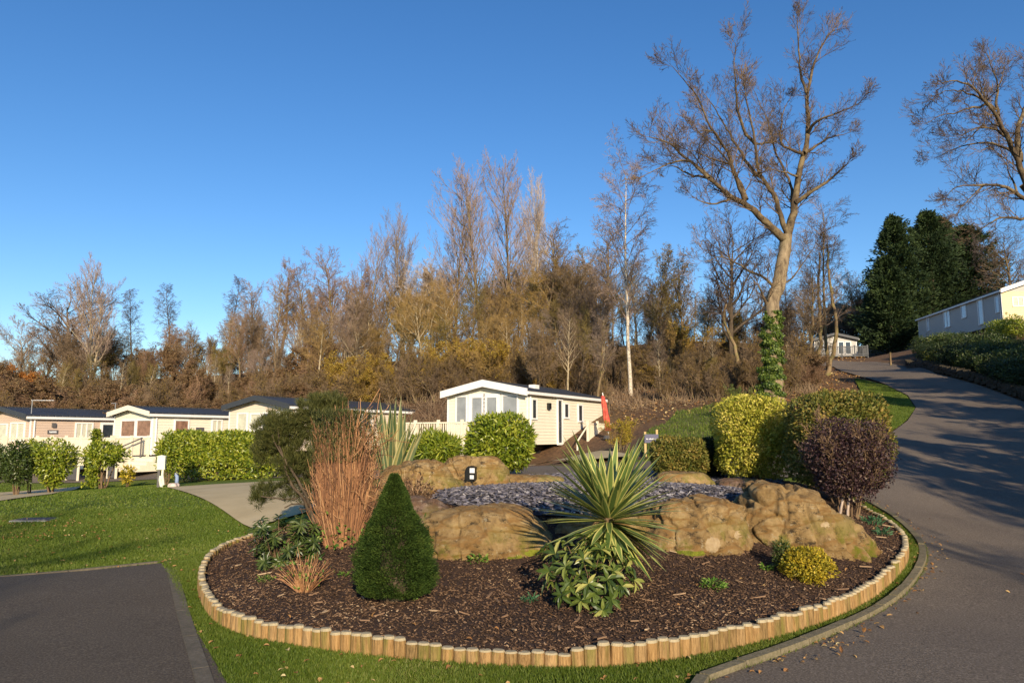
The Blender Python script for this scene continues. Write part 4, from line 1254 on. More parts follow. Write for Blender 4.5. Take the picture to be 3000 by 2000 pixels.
# low dry-stone retaining wall under the shrub bank
def stone_wall():
    line = [g2(2085,838), g2(2155,853), g2(2255,878), g2(2352,912), g2(2450,950), (24,19)]
    p = np.array(line); seg = np.linalg.norm(np.diff(p, axis=0), axis=1); s = np.concatenate([[0], np.cumsum(seg)])
    V = []; Fc = []; n = 0
    cube = np.array([(-1,-1,-1),(1,-1,-1),(1,1,-1),(-1,1,-1),(-1,-1,1),(1,-1,1),(1,1,1),(-1,1,1)], float)
    fq = np.array([(0,3,2,1),(4,5,6,7),(0,1,5,4),(1,2,6,5),(2,3,7,6),(3,0,4,7)])
    rs = np.random.default_rng(5)
    for row in range(2):
        t = rs.random() * .3
        while t < s[-1]:
            L = rs.uniform(.3, .7); tm = t + L / 2
            x = np.interp(tm, s, p[:, 0]); y = np.interp(tm, s, p[:, 1])
            x2 = np.interp(tm + .3, s, p[:, 0]); y2 = np.interp(tm + .3, s, p[:, 1])
            a = math.atan2(y2 - y, x2 - x)
            c = cube * [L / 2 * .97, .2, .105] + rs.normal(size=(8, 3)) * .018
            ca, sa = math.cos(a), math.sin(a)
            c = np.column_stack([c[:, 0] * ca - c[:, 1] * sa, c[:, 0] * sa + c[:, 1] * ca, c[:, 2]])
            c += [x, y, h1(x, y) + .08 + row * .21]
            V.append(c); Fc.append(fq + n); n += 8; t += L
    o = mk('stone_wall', np.concatenate(V), np.concatenate(Fc), M['stonewall'])
    tag(o, 'low dark dry stone wall holding the shrub bank beside the road', 'wall')
stone_wall()

# ------------------------------------------------------------------ trees
def grow(out, rs, p, d, L, r, lev, cfg):
    """out: list of (level, points, radii). cfg per level: n, wob, trop, kids, ang, ratio, start, rr"""
    n, wob, trop, kids, ang, ratio, start, rr = cfg[lev]
    pts = [p.copy()]; rad = [r]; ds = []
    st = L / n; last = lev + 1 >= len(cfg)
    for i in range(n):
        d = Vector((d.x + rs.gauss(0, wob), d.y + rs.gauss(0, wob), d.z + rs.gauss(0, wob) + trop)).normalized()
        p = p + d * st
        pts.append(p); ds.append(d); rad.append(max(r * (1 - (i + 1) / n * (.86 if not last else .6)), .004))
    out.append((lev, np.array([v[:] for v in pts]), np.array(rad)))
    if last or kids == 0: return
    nk = kids if kids >= 1 else (1 if rs.random() < kids else 0)
    phi = rs.random() * 6.28
    for k in range(int(nk)):
        t = start + (1 - start) * (k + rs.random() * .9) / nk
        i = min(int(t * n), n - 1); f = t * n - i
        q = pts[i].lerp(pts[i + 1], max(0, min(1, f))); dd = ds[i]
        phi += 2.4 + rs.gauss(0, .4)
        a = ang * (1 + rs.gauss(0, .2))
        ref = Vector((1, 0, 0)) if abs(dd.x) < .8 else Vector((0, 1, 0))
        u = dd.cross(ref).normalized(); v = dd.cross(u)
        nd = dd * math.cos(a) + (u * math.cos(phi) + v * math.sin(phi)) * math.sin(a)
        l2 = L * ratio * (1 - .45 * t) * rs.uniform(.75, 1.2)
        r2 = min(rad[i] * .75, r * rr * (1 - .4 * t) + .003)
        grow(out, rs, q, nd, l2, r2, lev + 1, cfg)

def tree_meshes(out, twl, root, mb_, mt_, leafspec=None, seed=0, tw_min=.008, tscale=1.0, trunk_sides=(8, 5)):
    """levels below twl become the trunk mesh, the others the crown mesh"""
    tr = [(p, r) for (l, p, r) in out if l < twl]
    sides = trunk_sides[0]
    a = [(p, r) for (l, p, r) in out if l < min(1, twl)]; b = [(p, r) for (l, p, r) in out if 1 <= l < twl]
    Vs, Qs = merge_tubes(a, sides)
    if b:
        V2, Q2 = merge_tubes(b, trunk_sides[1]); Qs = np.concatenate([Qs, Q2 + len(Vs)]); Vs = np.concatenate([Vs, V2])
    mk('trunk', Vs, Qs, mb_, parent=root, smooth=True)
    S = []
    for (l, p, r) in out:
        if l >= twl:
            r = np.maximum(r * tscale, tw_min)
            S.append(np.column_stack([p[:-1], p[1:], r[:-1], r[1:]]))
    S = np.concatenate(S)
    V, Q = segs_mesh(S, 3)
    mk('crown', V, Q, mt_, parent=root)
    if leafspec:
        mat, dens, lsz, zlo, zhi = leafspec
        g = np.random.default_rng(seed)
        tips = S[:, 3:6]
        k = tips[(g.random(len(tips)) < dens)]
        if zlo is not None: k = k[(k[:, 2] > zlo) & (k[:, 2] < zhi)]
        # leaves come in clumps
        c = np.sin(k[:, 0] * 1.9 + 1) + np.sin(k[:, 1] * 1.7) + np.sin(k[:, 2] * 1.3 + 2)
        k = k[c > -.5]
        n = len(k)
        leaf_obj('leaves', k + g.normal(size=(n, 3)) * .06, g.normal(size=(n, 3)) + [0, 0, -.4], g.normal(size=(n, 3)), g.uniform(.6, 1.3, n) * lsz, g.uniform(.5, .9, n) * lsz, mat, root)
    return S

PROTO = {}
def proto(name, seed, Ht, cfg, r, twl, mb_, mt_, leafspec=None, stems=None, tw_min=.009, tscale=1.0):
    """a prototype tree of height about Ht; stems: [(dx,dy,lean,scale)]"""
    rs = random.Random(seed)
    out = []
    for (dx, dy, lean, sc) in (stems or [(0, 0, 0, 1)]):
        a = rs.random() * 6.28
        d = Vector((math.cos(a) * lean + rs.gauss(0, .03), math.sin(a) * lean + rs.gauss(0, .03), 1)).normalized()
        grow(out, rs, Vector((dx, dy, -.3)), d, Ht * sc, r * sc, 0, cfg)
    top = max(p[:, 2].max() for (l, p, q) in out)
    root = thing(name, (0, 0, 0), 'x', 'tree')
    S = tree_meshes(out, twl, root, mb_, mt_, leafspec, seed, tw_min, tscale)
    PROTO[name + str(seed)] = [root, float(top), False]
    return root

#      n  wob  trop kids ang  ratio start rr
C_wood = [(12,.05,.03,26,.75,.34,.32,.34),(6,.13,.05,9,.7,.48,.2,.5),(4,.16,.06,6,.6,.55,.15,.5),(3,.18,.05,2.5,.5,.6,.2,.6),(2,.15,.05,0,.5,.5,.2,.6)]
C_pop  = [(12,.03,.03,30,.58,.42,.25,.32),(7,.09,.10,9,.42,.45,.15,.5),(4,.10,.12,6,.42,.55,.15,.5),(3,.12,.12,2,.4,.6,.2,.6),(2,.1,.1,0,.5,.5,.2,.6)]
C_round= [(7,.06,.02,16,.85,.62,.22,.55),(8,.12,.035,11,.62,.48,.2,.5),(5,.14,.03,7,.6,.5,.15,.5),(3,.16,.02,5,.55,.55,.15,.6),(2,.15,.03,0,.5,.5,.2,.6)]
C_birch= [(12,.03,.02,26,.70,.30,.30,.30),(7,.10,.03,10,.55,.45,.2,.45),(5,.12,-.02,7,.5,.55,.15,.5),(4,.12,-.10,2,.5,.7,.2,.6),(2,.1,-.1,0,.5,.5,.2,.6)]
C_droop= [(12,.03,.03,40,.75,.20,.25,.28),(6,.10,-.03,9,.6,.5,.1,.5),(4,.10,-.16,6,.6,.7,.1,.5),(3,.1,-.2,0,.5,.6,.2,.6)]
C_bush = [(7,.10,.03,11,.55,.45,.15,.55),(5,.15,.05,8,.6,.5,.15,.55),(4,.18,.04,6,.6,.5,.1,.6),(3,.2,.03,0,.5,.5,.2,.6)]
proto('bare_tree', 1, 14, C_wood, .25, 2, M['bark'], M['tw_brown'], tw_min=.010)
proto('bare_tree', 2, 14, C_wood, .22, 2, M['bark'], M['tw_grey'], tw_min=.010)
proto('bare_tree', 3, 13, C_wood, .19, 2, M['bark_dark'], M['tw_olive'], (M['lf_wood'], .22, .13, None, None), tw_min=.010)
proto('bare_tree', 4, 12, C_round, .26, 2, M['bark'], M['tw_brown'], tw_min=.010)
proto('bare_tree', 5, 12, C_round, .24, 2, M['bark'], M['tw_gold'], (M['lf_gold'], .16, .12, None, None), tw_min=.010)
proto('bare_tree', 6, 12, C_round, .30, 2, M['bark_dark'], M['tw_dark'], tw_min=.010)
proto('poplar', 7, 20, C_pop, .22, 2, M['bark'], M['tw_pink'], tw_min=.010)
proto('poplar', 8, 18, C_pop, .20, 2, M['bark_pale'], M['tw_pink'], tw_min=.010, stems=[(0,0,.03,1),(.4,.1,.13,.85)])
proto('birch', 9, 18, C_birch, .17, 1, M['bark_birch'], M['tw_pink'], tw_min=.009)
proto('weeping_larch', 10, 14, C_droop, .16, 1, M['bark_dark'], M['tw_dark'], tw_min=.012)
proto('shrub_thicket', 11, 4.2, C_bush, .05, 1, M['bark'], M['tw_brown'], (M['lf_wood'], .22, .09, None, None), stems=[(rng.normal()*.6, rng.normal()*.6, .35, rng.uniform(.6,1)) for _ in range(9)], tw_min=.009)
proto('shrub_thicket', 12, 4.2, C_bush, .05, 1, M['bark'], M['tw_red'], (M['lf_rust'], .9, .12, None, None), stems=[(rng.normal()*.6, rng.normal()*.6, .35, rng.uniform(.6,1)) for _ in range(9)], tw_min=.009)
proto('shrub_thicket', 13, 4.2, C_bush, .05, 1, M['bark'], M['tw_gold'], (M['lf_gold'], .55, .12, None, None), stems=[(rng.normal()*.6, rng.normal()*.6, .35, rng.uniform(.6,1)) for _ in range(9)], tw_min=.009)
proto('coppice_tree', 14, 11, C_wood, .11, 2, M['bark'], M['tw_gold'], (M['lf_wood'], .12, .11, None, None), stems=[(rng.normal()*.5, rng.normal()*.5, .16, rng.uniform(.75,1)) for _ in range(5)], tw_min=.010)
proto('coppice_tree', 15, 11, C_wood, .10, 2, M['bark_pale'], M['tw_red'], stems=[(rng.normal()*.5, rng.normal()*.5, .2, rng.uniform(.75,1)) for _ in range(6)], tw_min=.010)

def plant(key, px, y, top_py, label, group=None, mats=None, rz=None, wx=1.0, name=None, base=None, cat=None):
    root, ht, used = PROTO[key][:3]
    if base is None:
        x_ = ray(px, top_py * .6 + 360)[0] * y; b = np.array([x_, y, h1(x_, y)])
    else: b = base
    zt = P(px, top_py, b[1])[2]
    s = max(.12, (zt - b[2]) / ht)
    rz = random.random() * 6.28 if rz is None else rz
    if not used:
        PROTO[key][2] = True
        r = root; r.location = [float(v) for v in b]; r.rotation_euler = (0, 0, rz); r.scale = (s * wx, s * wx, s)
        r["label"] = label
        if group: r["group"] = group
        PROTO[key].append((root, dict((c.name.split('.')[0], c.data.materials[0]) for c in root.children)))
        if mats:
            for ch in root.children:
                nm = ch.name.split('.')[0]
                if nm in mats:
                    ch.material_slots[0].link = 'OBJECT'; ch.material_slots[0].material = mats[nm]
    else:
        full = dict(PROTO[key][3][1]); 
        if mats: full.update(mats)
        r = dup(root, b, rz, (s * wx, s * wx, s), label, group, full)
        if not group and "group" in r: del r["group"]
    if cat: r["category"] = cat
    return r
K = lambda n, s: n + str(s)
def tm(t, b='bark'): return {'crown': M[t], 'trunk': M[b]}

# named trees, left to right
plant('bare_tree6', 165, 58, 635, 'broad round headed dark grey bare tree at the far left', rz=1.0, wx=1.7, mats=tm('tw_grey', 'bark_dark'))
plant('poplar8', 222, 52, 575, 'tall pale forked bare tree in front of the round dark one at the far left', rz=2.2, mats=tm('tw_pink', 'bark_pale'), wx=1.1)
plant('weeping_larch10', 312, 74, 665, 'narrow drooping dark tree just right of the pale forked tree', 'drooping narrow trees on the skyline')
plant('weeping_larch10', 402, 78, 650, 'narrow drooping dark tree standing alone in the skyline gap', 'drooping narrow trees on the skyline')
plant('weeping_larch10', 520, 76, 632, 'narrow drooping dark tree at the left edge of the brown wood', 'drooping narrow trees on the skyline')
plant('coppice_tree15', 400, 62, 742, 'rust coloured twiggy tree below the lone drooping tree', mats=tm('tw_red'))
plant('coppice_tree15', 350, 56, 800, 'low rust coloured twiggy tree to the right of the pale forked tree', mats=tm('tw_red'))
plant('bare_tree1', 590, 58, 632, 'bare brown tree at the left shoulder of the wood', mats=tm('tw_pink'))
plant('bare_tree1', 645, 60, 592, 'bare reddish tree rising above the left part of the wood', mats=tm('tw_red'))
plant('bare_tree2', 705, 62, 585, 'slim bare greyish tree above the long blush caravan', mats=tm('tw_pink'))
plant('birch9', 735, 44, 700, 'small pale trunked tree with upswept limbs right behind the long caravan roof', mats=tm('tw_gold', 'bark_pale'), wx=1.5)
plant('bare_tree2', 765, 60, 548, 'bare reddish pink crowned tree left of the slim poplar', mats=tm('tw_red'))
plant('poplar7', 848, 60, 508, 'slim dense grey pink poplar left of the thin pale one', mats=tm('tw_pink'))
plant('bare_tree1', 820, 58, 590, 'coral red twigged tree at the foot of the slim poplar', mats=tm('tw_red'))
plant('poplar8', 930, 62, 465, 'thin pale airy poplar standing free above the wood', mats=tm('tw_grey', 'bark_pale'), wx=.75)
plant('bare_tree4', 965, 60, 585, 'whitish grey domed bare crown between the thin poplar and the tall poplars', mats=tm('tw_white', 'bark_pale'))
plant('poplar7', 1045, 58, 400, 'tall pinkish poplar at the left of the highest trio', rz=.5, mats=tm('tw_pink'))
plant('poplar7', 1108, 56, 342, 'tallest pinkish poplar in the middle of the trio', rz=2.5, mats=tm('tw_pink'))
plant('poplar7', 1168, 60, 352, 'tall pinkish poplar at the right of the highest trio', rz=4.0, mats=tm('tw_pink'))
plant('poplar8', 1222, 66, 372, 'faint thin poplar right of the tall trio', mats=tm('tw_white', 'bark_pale'), wx=.7)
plant('bare_tree5', 1228, 54, 560, 'golden crowned tree right of the tall poplars', mats={'crown': M['tw_gold']})
plant('bare_tree2', 1300, 56, 502, 'rounded grey brown bare tree right of the golden crown', mats=tm('tw_brown'), wx=1.2)
plant('bare_tree1', 1375, 58, 505, 'grey brown bare tree just left of the white birch', mats=tm('tw_grey'), wx=1.2)
plant('birch9', 1441, 42, 282, 'tall white trunked birch left of the big oak', rz=1.3, mats=tm('tw_pink', 'bark_birch'))
plant('bare_tree3', 1505, 47, 562, 'olive green ivy clad tree right of the white birch', mats=tm('tw_olive', 'bark_dark'), wx=.9)
plant('bare_tree3', 1562, 50, 578, 'yellowish leafy tree between the birch and the dark bent tree', mats=tm('tw_gold', 'bark'), wx=.9)
plant('bare_tree6', 1672, 50, 452, 'dark bent bare tree with drooping limbs behind the left side of the oak', mats=tm('tw_dark', 'bark_dark'), rz=.7)
plant('bare_tree2', 1620, 54, 640, 'olive brown bare tree in the gap left of the dark bent tree', mats=tm('tw_olive'))
plant('birch9', 1890, 48, 402, 'fine pale bare tree immediately right of the big oak', mats=tm('tw_grey', 'bark'), wx=1.25)
plant('bare_tree1', 1850, 46, 590, 'brown tangled tree behind the right side of the oak trunk', mats=tm('tw_brown'))
plant('bare_tree4', 1985, 80, 612, 'light grey bare crown left of the dark conifers', mats=tm('tw_white', 'bark_pale'))
plant('bare_tree2', 1842, 60, 640, 'bare brown tree left of the veranda lodge', mats=tm('tw_grey'))
plant('bare_tree1', 2325, 66, 515, 'brown bare tree behind the grey sided caravan', mats=tm('tw_brown'), wx=1.3)
plant('bare_tree4', 2280, 72, 520, 'dim bare crown behind the right shoulder of the conifers', mats=tm('tw_dark', 'bark_dark'))
plant('bare_tree2', 2380, 62, 540, 'bare brown tree at the right edge behind the yellow caravan end', mats=tm('tw_brown'))

# wood filling between them: many alike trees, grouped by the stretch of wood they stand in
SKY = [(-200,780),(0,770),(60,720),(150,700),(300,760),(380,790),(450,720),(540,665),(620,640),(700,625),(760,610),(850,600),(960,610),(1050,565),(1200,570),(1310,535),(1380,545),(1480,580),(1560,610),(1640,640),(1720,640),(1850,620),(1950,640),(2050,660)]
zones = [(-300, 240, 'bare brown tree of the thicket behind the far left caravans', 'trees in the wood at the far left'),
         (240, 520, 'bare rust brown tree of the wood between the pale forked tree and the blush caravan', 'trees in the wood left of centre'),
         (520, 900, 'slender bare tree packed in the wood behind the long blush caravan', 'trees in the wood behind the long caravan'),
         (900, 1240, 'slender bare golden brown tree packed in the wood under the tall poplars', 'trees in the wood under the poplars'),
         (1240, 1640, 'slender bare tree on the slope behind the cream central caravan', 'trees on the slope behind the central caravan'),
         (1640, 2060, 'thin bare tree of the tangled wood behind the big oak', 'trees in the wood behind the oak')]
keys = ['bare_tree1','bare_tree2','bare_tree3','bare_tree4','bare_tree5','coppice_tree14','coppice_tree15','bare_tree1','bare_tree2']
def pick_tw(px):
    u = random.random()
    if px < 520: t = ['tw_red','tw_brown','tw_olive','tw_brown'][int(u*4)]
    elif px < 900: t = ['tw_brown','tw_red','tw_gold','tw_pink','tw_brown'][int(u*5)]
    elif px < 1240: t = ['tw_gold','tw_brown','tw_olive','tw_gold'][int(u*4)]
    elif px < 1640: t = ['tw_brown','tw_olive','tw_grey','tw_brown'][int(u*4)]
    else: t = ['tw_brown','tw_grey','tw_dark','tw_olive'][int(u*4)]
    return tm(t, random.choice(['bark','bark_pale','bark_pale','bark_dark']))
i = 0
for row, (y0, y1, dpx, drop) in enumerate(((58, 72, 34, 0), (50, 58, 30, 45), (44, 50, 40, 110), (38.5, 44, 44, 150))):
    px = -180
    while px < 2040:
        px += dpx * random.uniform(.6, 1.4)
        y = random.uniform(y0, y1)
        if px < 1100 and y < 47: y += 4
        if 1395 < px < 1480 and row >= 2: continue
        if px > 1640 and row >= 2: continue
        if row == 3 and px < 1240: continue
        if px > 1835: y = max(y, 79)
        t = np.interp(px, [a for a, b in SKY], [b for a, b in SKY]) + random.uniform(0, 70) + drop
        if t > 870: continue
        z = [k for k in zones if k[0] <= px < k[1]]
        if not z: continue
        plant(random.choice(keys), px, y, t, z[0][2], z[0][3], mats=pick_tw(px), wx=random.uniform(.8, 1.1)); i += 1
# scrub layer
sc_zones = [(-300, 340, 'low brown twiggy shrub behind the roofs at the far left', 'scrub at the far left'), (340, 760, 'low brown twiggy shrub behind the roofs left of centre', 'scrub behind the pale and blush caravans'),
            (760, 1240, 'low yellow brown twiggy shrub above the long caravan roof', 'scrub above the long caravan'), (1240, 1660, 'low dark twiggy shrub among the trunks right of the central caravan', 'scrub among the trunks'), (1660, 2000, 'low twiggy shrub around the foot of the oak', 'scrub around the oak')]
for (n, y0, y1, h0, h1_) in ((60, 38.5, 44, 1.2, 2.4), (56, 42, 47, 1.6, 3.2), (40, 48, 60, 2.0, 4.0)):
    for k in range(n):
        px = -150 + (k + random.random()) * 2080 / n
        y = random.uniform(y0, y1)
        if px > 1560 and y < 47: y = random.uniform(36.5, 46)
        if px > 1860: continue
        if 1400 < px < 1480: y = max(y, 44)
        if px < 1200: y = max(y, 41)
        z = [q for q in sc_zones if q[0] <= px < q[1]][0]
        b = at(px, y)
        key = random.choice(['shrub_thicket11', 'shrub_thicket11', 'shrub_thicket13' if 760 < px < 1640 else 'shrub_thicket12'])
        if px > 1240 and random.random() < .6: key = 'shrub_thicket11'
        root, ht, used = PROTO[key][:3]
        hgt = random.uniform(h0, h1_)
        top = 784 - F * math.tan(math.atan((b[2] + hgt - EYE) / y) - TILT)
        plant(key, px, y, top, z[2], z[3], cat='shrub', wx=random.uniform(.9, 1.5))
plant('shrub_thicket12', 35, 50, 836, 'bright orange leaved beech shrub at the far left edge', mats={'leaves': M['lf_orange'], 'crown': M['tw_red']}, cat='shrub', wx=1.3)
plant('shrub_thicket12', 80, 51, 850, 'bright orange leaved shrub just left of the pale forked tree', mats={'leaves': M['lf_orange'], 'crown': M['tw_red']}, cat='shrub', wx=1.2)
plant('shrub_thicket13', 1700, 29, 880, 'small yellow green leafy sapling just left of the oak foot', mats={'leaves': M['lf_ivy'], 'crown': M['tw_olive']}, cat='shrub', wx=.9)
plant('shrub_thicket13', 1420, 25, 955, 'yellow leafed low shrub behind the yucca tips near the red parasol', mats={'leaves': M['lf_golden_shrub']}, cat='shrub', wx=1.2)
plant('shrub_thicket11', 1650, 33, 905, 'tangled brown bramble on the grassy slope left of the oak', cat='shrub', wx=1.6)

# low brown ground cover of the wood floor
def wood_floor():
    n = 42000
    px = rng.uniform(-250, 1950, n); y = rng.uniform(36, 62, n)
    x = (px - 1176) / F * y
    keep = ~inpoly(x, y, slope) & ~((px > 1880) & (y < 80))
    x, y = x[keep], y[keep]; n = len(x)
    z = H(x, y) - .08
    d = rdir(n, .7) ; L = rng.uniform(.2, .8, n)
    p0 = np.column_stack([x, y, z]); p1 = p0 + d * L[:, None]
    S = np.column_stack([p0, p1, np.full(n, .014), np.full(n, .006)])
    V, Q = segs_mesh(S, 3)
    o = mk('undergrowth', V, Q, M['tw_brown']); tag(o, 'tangled dead brown stems covering the floor of the wood', 'undergrowth', kind='stuff')
    n = 30000
    px = rng.uniform(-250, 1990, n); y = rng.uniform(32, 66, n); x = (px - 1176) / F * y
    keep = ((px > 1400) | (y > 41)) & ~inpoly(x, y, road_poly) & ~inpoly(x, y, verge)
    x, y = x[keep], y[keep]; n = len(x)
    o = leaf_obj('leaf_litter', np.column_stack([x, y, H(x, y) - .02]), rdir(n) * [1, 1, .4], rng.normal(size=(n, 3)) * .4 + [0, 0, 1], rng.uniform(.08, .18, n), rng.uniform(.05, .1, n), M['fallen'], None)
    tag(o, 'brown fallen leaves on the wooded slope and mulch bank', 'leaf litter', kind='stuff')
wood_floor()

# ------------------------------------------------------------------ traced trees: the oak and the large tree at the right
def trace(limbs, y, conv, yend=None):
    """limbs: lists of photograph points; returns polylines in space; depth drifts along each limb"""
    out = []
    for pts, dy0, dy1 in limbs:
        n = len(pts)
        q = [P(*conv(a, b), y + dy0 + (dy1 - dy0) * i / max(1, n - 1)) for i, (a, b) in enumerate(pts)]
        out.append(np.array(q))
    return out
def resample(p, step, jit, rs):
    seg = np.linalg.norm(np.diff(p, axis=0), axis=1); s = np.concatenate([[0], np.cumsum(seg)])
    n = max(2, int(s[-1] / step)); t = np.linspace(0, s[-1], n + 1)
    q = np.stack([np.interp(t, s, p[:, k]) for k in range(3)], 1)
    q[1:-1] = (q[:-2] + 2 * q[1:-1] + q[2:]) / 4
    q[1:] += rs.normal(size=q[1:].shape) * jit
    return q
def traced_tree(name, label, base, limbs, radii, bark, twig, cfg, dens, L0, seed, trunk_n=1, upward=.35):
    root = thing(name, base, label, 'tree')
    g = np.random.default_rng(seed); rs = random.Random(seed)
    b = np.array(base)
    out = []
    for i, (p, (r0, r1)) in enumerate(zip(limbs, radii)):
        if i >= trunk_n: r0, r1 = r0 * .80, r1 * .66
        q = resample(p - b, .35, .025, g)
        n = len(q)
        rad = r0 + (r1 - r0) * np.linspace(0, 1, n) ** .8
        out.append((0, q, rad))
        if i < trunk_n: continue
        L = np.linalg.norm(np.diff(q, axis=0), axis=1).sum()
        k = int(L * dens)
        for j in range(k):
            t = .12 + .88 * (j + rs.random()) / k
            m = min(int(t * (n - 1)), n - 2)
            d = Vector(q[m + 1] - q[m]).normalized()
            a = rs.uniform(.5, 1.15); phi = rs.random() * 6.28
            ref = Vector((1, 0, 0)) if abs(d.x) < .8 else Vector((0, 1, 0))
            u = d.cross(ref).normalized(); v = d.cross(u)
            nd = d * math.cos(a) + (u * math.cos(phi) + v * math.sin(phi)) * math.sin(a) + Vector((0, 0, upward))
            grow(out, rs, Vector(q[m]), nd.normalized(), L0 * rs.uniform(.5, 1.2) * (1 - .3 * t), min(rad[m] * .55, .05), 1, cfg)
        # twigs at the end of the limb
        for j in range(3):
            d = Vector(q[-1] - q[-2]).normalized() + Vector((rs.gauss(0, .35), rs.gauss(0, .35), rs.gauss(0, .3)))
            grow(out, rs, Vector(q[-1]), d.normalized(), L0 * rs.uniform(.3, .55), r1 * .8, 1, cfg)
    bole = out.pop(0) if seed == 5 else None
    tree_meshes(out, 1, root, bark, twig, None, seed, .0055, .8, (10, 6))
    if bole is not None:
        V, Q = tube(bole[1], bole[2], 16)
        mk('bole', V, Q, M['bark_oak_trunk'], parent=root, smooth=True)
    return root
z6 = lambda a, b: (1411.2 + .35 * a, .35 * b)
ident = lambda a, b: (a, b)
OY = 33.5
oak_base = G(1772, 926)
OY = float(oak_base[1])
trunkp = trace([([(1773,940),(1774,905),(1781,868),(1776,820),(1768,780),(1777,735),(1771,700),(1787,660),(1795,630),(1797,600),(1805,565),(1806,540)],0,0)], OY, ident)
mains = [
 ([(1130,1575),(1155,1470),(1180,1380),(1210,1150),(1240,1010),(1270,880),(1265,720),(1260,620),(1300,450),(1340,330),(1430,200)],0,.6),
 ([(1260,610),(1225,480),(1210,330),(1205,200),(1200,110)],.4,.2),
 ([(1190,1330),(1250,1290),(1320,1240),(1420,1180),(1480,1110),(1520,1085)],0,-1.2),
 ([(1245,1005),(1290,980),(1340,940),(1420,900),(1540,870)],0,1.5),
 ([(1275,870),(1300,810),(1340,785),(1450,750),(1600,690)],.2,-1.5),
 ([(1240,1010),(1150,975),(1085,960),(1095,860),(1095,790),(1115,720),(1150,650)],0,1.8),
 ([(1135,1560),(1110,1480),(1090,1400),(1050,1280),(980,1180),(935,1100),(925,1020),(930,950),(905,830),(875,700),(850,570)],0,-1.5),
 ([(930,950),(870,890),(835,830),(805,700),(795,560),(790,430),(795,290)],-.7,-2.4),
 ([(935,945),(1010,940),(1070,925)],-.7,.8),
 ([(1150,1490),(1170,1360),(1160,1220),(1100,1080),(1045,980),(1035,880),(990,760),(910,590)],0,2.4),
 ([(1135,1575),(1060,1520),(980,1440),(880,1350),(800,1310),(740,1280),(680,1220),(620,1170),(560,1110),(500,1060),(430,1010),(390,960),(345,920),(230,900)],0,-2.6),
 ([(855,1325),(830,1240),(790,1150),(770,1080),(740,980),(690,920),(640,860),(600,760),(540,640),(490,560),(380,450)],-.6,-3.2),
 ([(870,1310),(820,1200),(790,1120),(700,1000),(640,940),(560,870),(520,850)],-.6,1.6),
 ([(960,1160),(900,1110),(850,1040),(790,930),(740,850),(700,780),(650,700),(570,600)],-.3,2.2),
 ([(760,1300),(720,1320),(650,1345),(590,1335),(520,1290)],-.8,-2.0),
 ([(620,1170),(560,1160),(480,1140),(400,1090),(300,1080)],-1.6,.6),
 ([(500,1060),(440,1055),(380,1075),(270,1110),(200,1160)],-2,-3.4),
 ([(740,1285),(660,1200),(590,1120),(510,1000),(420,960)],-.8,2.2),
 ([(1205,1160),(1150,1140),(1100,1120),(1040,1115)],0,-.9),
 ([(640,860),(590,840),(540,860)],-2.2,-2.6),
 ([(770,1080),(720,1060),(650,1050),(560,1000),(490,985)],-1,-3),
]
limb_r = [(.26,.035),(.10,.02),(.15,.045),(.11,.02),(.11,.018),(.10,.02),(.18,.03),(.11,.02),(.07,.03),(.12,.02),(.26,.03),(.13,.02),(.11,.02),(.12,.02),(.09,.02),(.09,.018),(.08,.018),(.09,.018),(.07,.03),(.05,.02),(.07,.018)]
lims = trunkp + trace([(m[0], m[1], m[2]) for m in mains], OY, z6)
low = trace([([(1787,665),(1760,640),(1720,622),(1690,600),(1660,590),(1610,600)],0,-1.5), ([(1774,720),(1755,690),(1748,676),(1742,655)],0,-.5), ([(1790,660),(1820,640),(1850,600),(1872,560)],0,1.5)], OY, ident)
C_tw = [(5,.1,.03,5,.6,.5,.2,.5),(9,.09,.06,9,.62,.60,.12,.5),(6,.10,.05,5,.55,.62,.12,.55),(4,.10,.04,1.4,.5,.6,.1,.6),(3,.15,.03,0,.5,.5,.2,.6)]
oak = traced_tree('oak_tree', 'big forked bare oak with ivy on its leaning trunk, tallest of all', oak_base, lims + low, [(.42,.265)] + limb_r + [(.10,.02),(.13,.05),(.07,.02)], M['bark_oak'], M['tw_oak'], C_tw, 1.75, 2.0, 5)
# root flare and ivy sleeve
def ivy(root, base, line, r, n):
    q = resample(np.array(line) - base, .3, 0, np.random.default_rng(1))
    t = rng.random(n) ** 1.1 * (len(q) - 1.001); i = t.astype(int); f = (t - i)[:, None]
    c = q[i] * (1 - f) + q[i + 1] * f
    a = rng.uniform(-3.3, .2, n) + .5 * np.sin(t * 1.1)
    nrm = np.column_stack([np.cos(a), np.sin(a), np.zeros(n)])
    rr = (r * rng.uniform(.8, 1.25, n) * (1.15 - .45 * (t / len(q))) * (1 + .22 * np.sin(a * 3 + t * 2.2) + .15 * np.sin(t * 5)))[:, None]
    leaf_obj('ivy', c + nrm * rr, nrm * .3 + rdir(n) * .6 + [0, 0, -.6], nrm + rdir(n) * .5, rng.uniform(.07, .13, n), rng.uniform(.06, .11, n), M['lf_ivy'], root)
ivy(oak, np.array(oak_base), [P(1765,930,OY),P(1768,880,OY),P(1772,830,OY),P(1770,780,OY),P(1775,715,OY)], .40, 14000)
V, Q = merge_tubes([(np.array([(0,0,-.3),(.02,0,.1),(.0,0,.6),(0,0,1.2)]), np.array([.72,.58,.47,.40])), (np.array([(.42,-.25,-.3),(.30,-.18,.25),(.12,-.05,.9)]), np.array([.26,.22,.10]))], 12)
mk('root_flare', V, Q, M['bark_oak_trunk'], parent=oak, smooth=True)

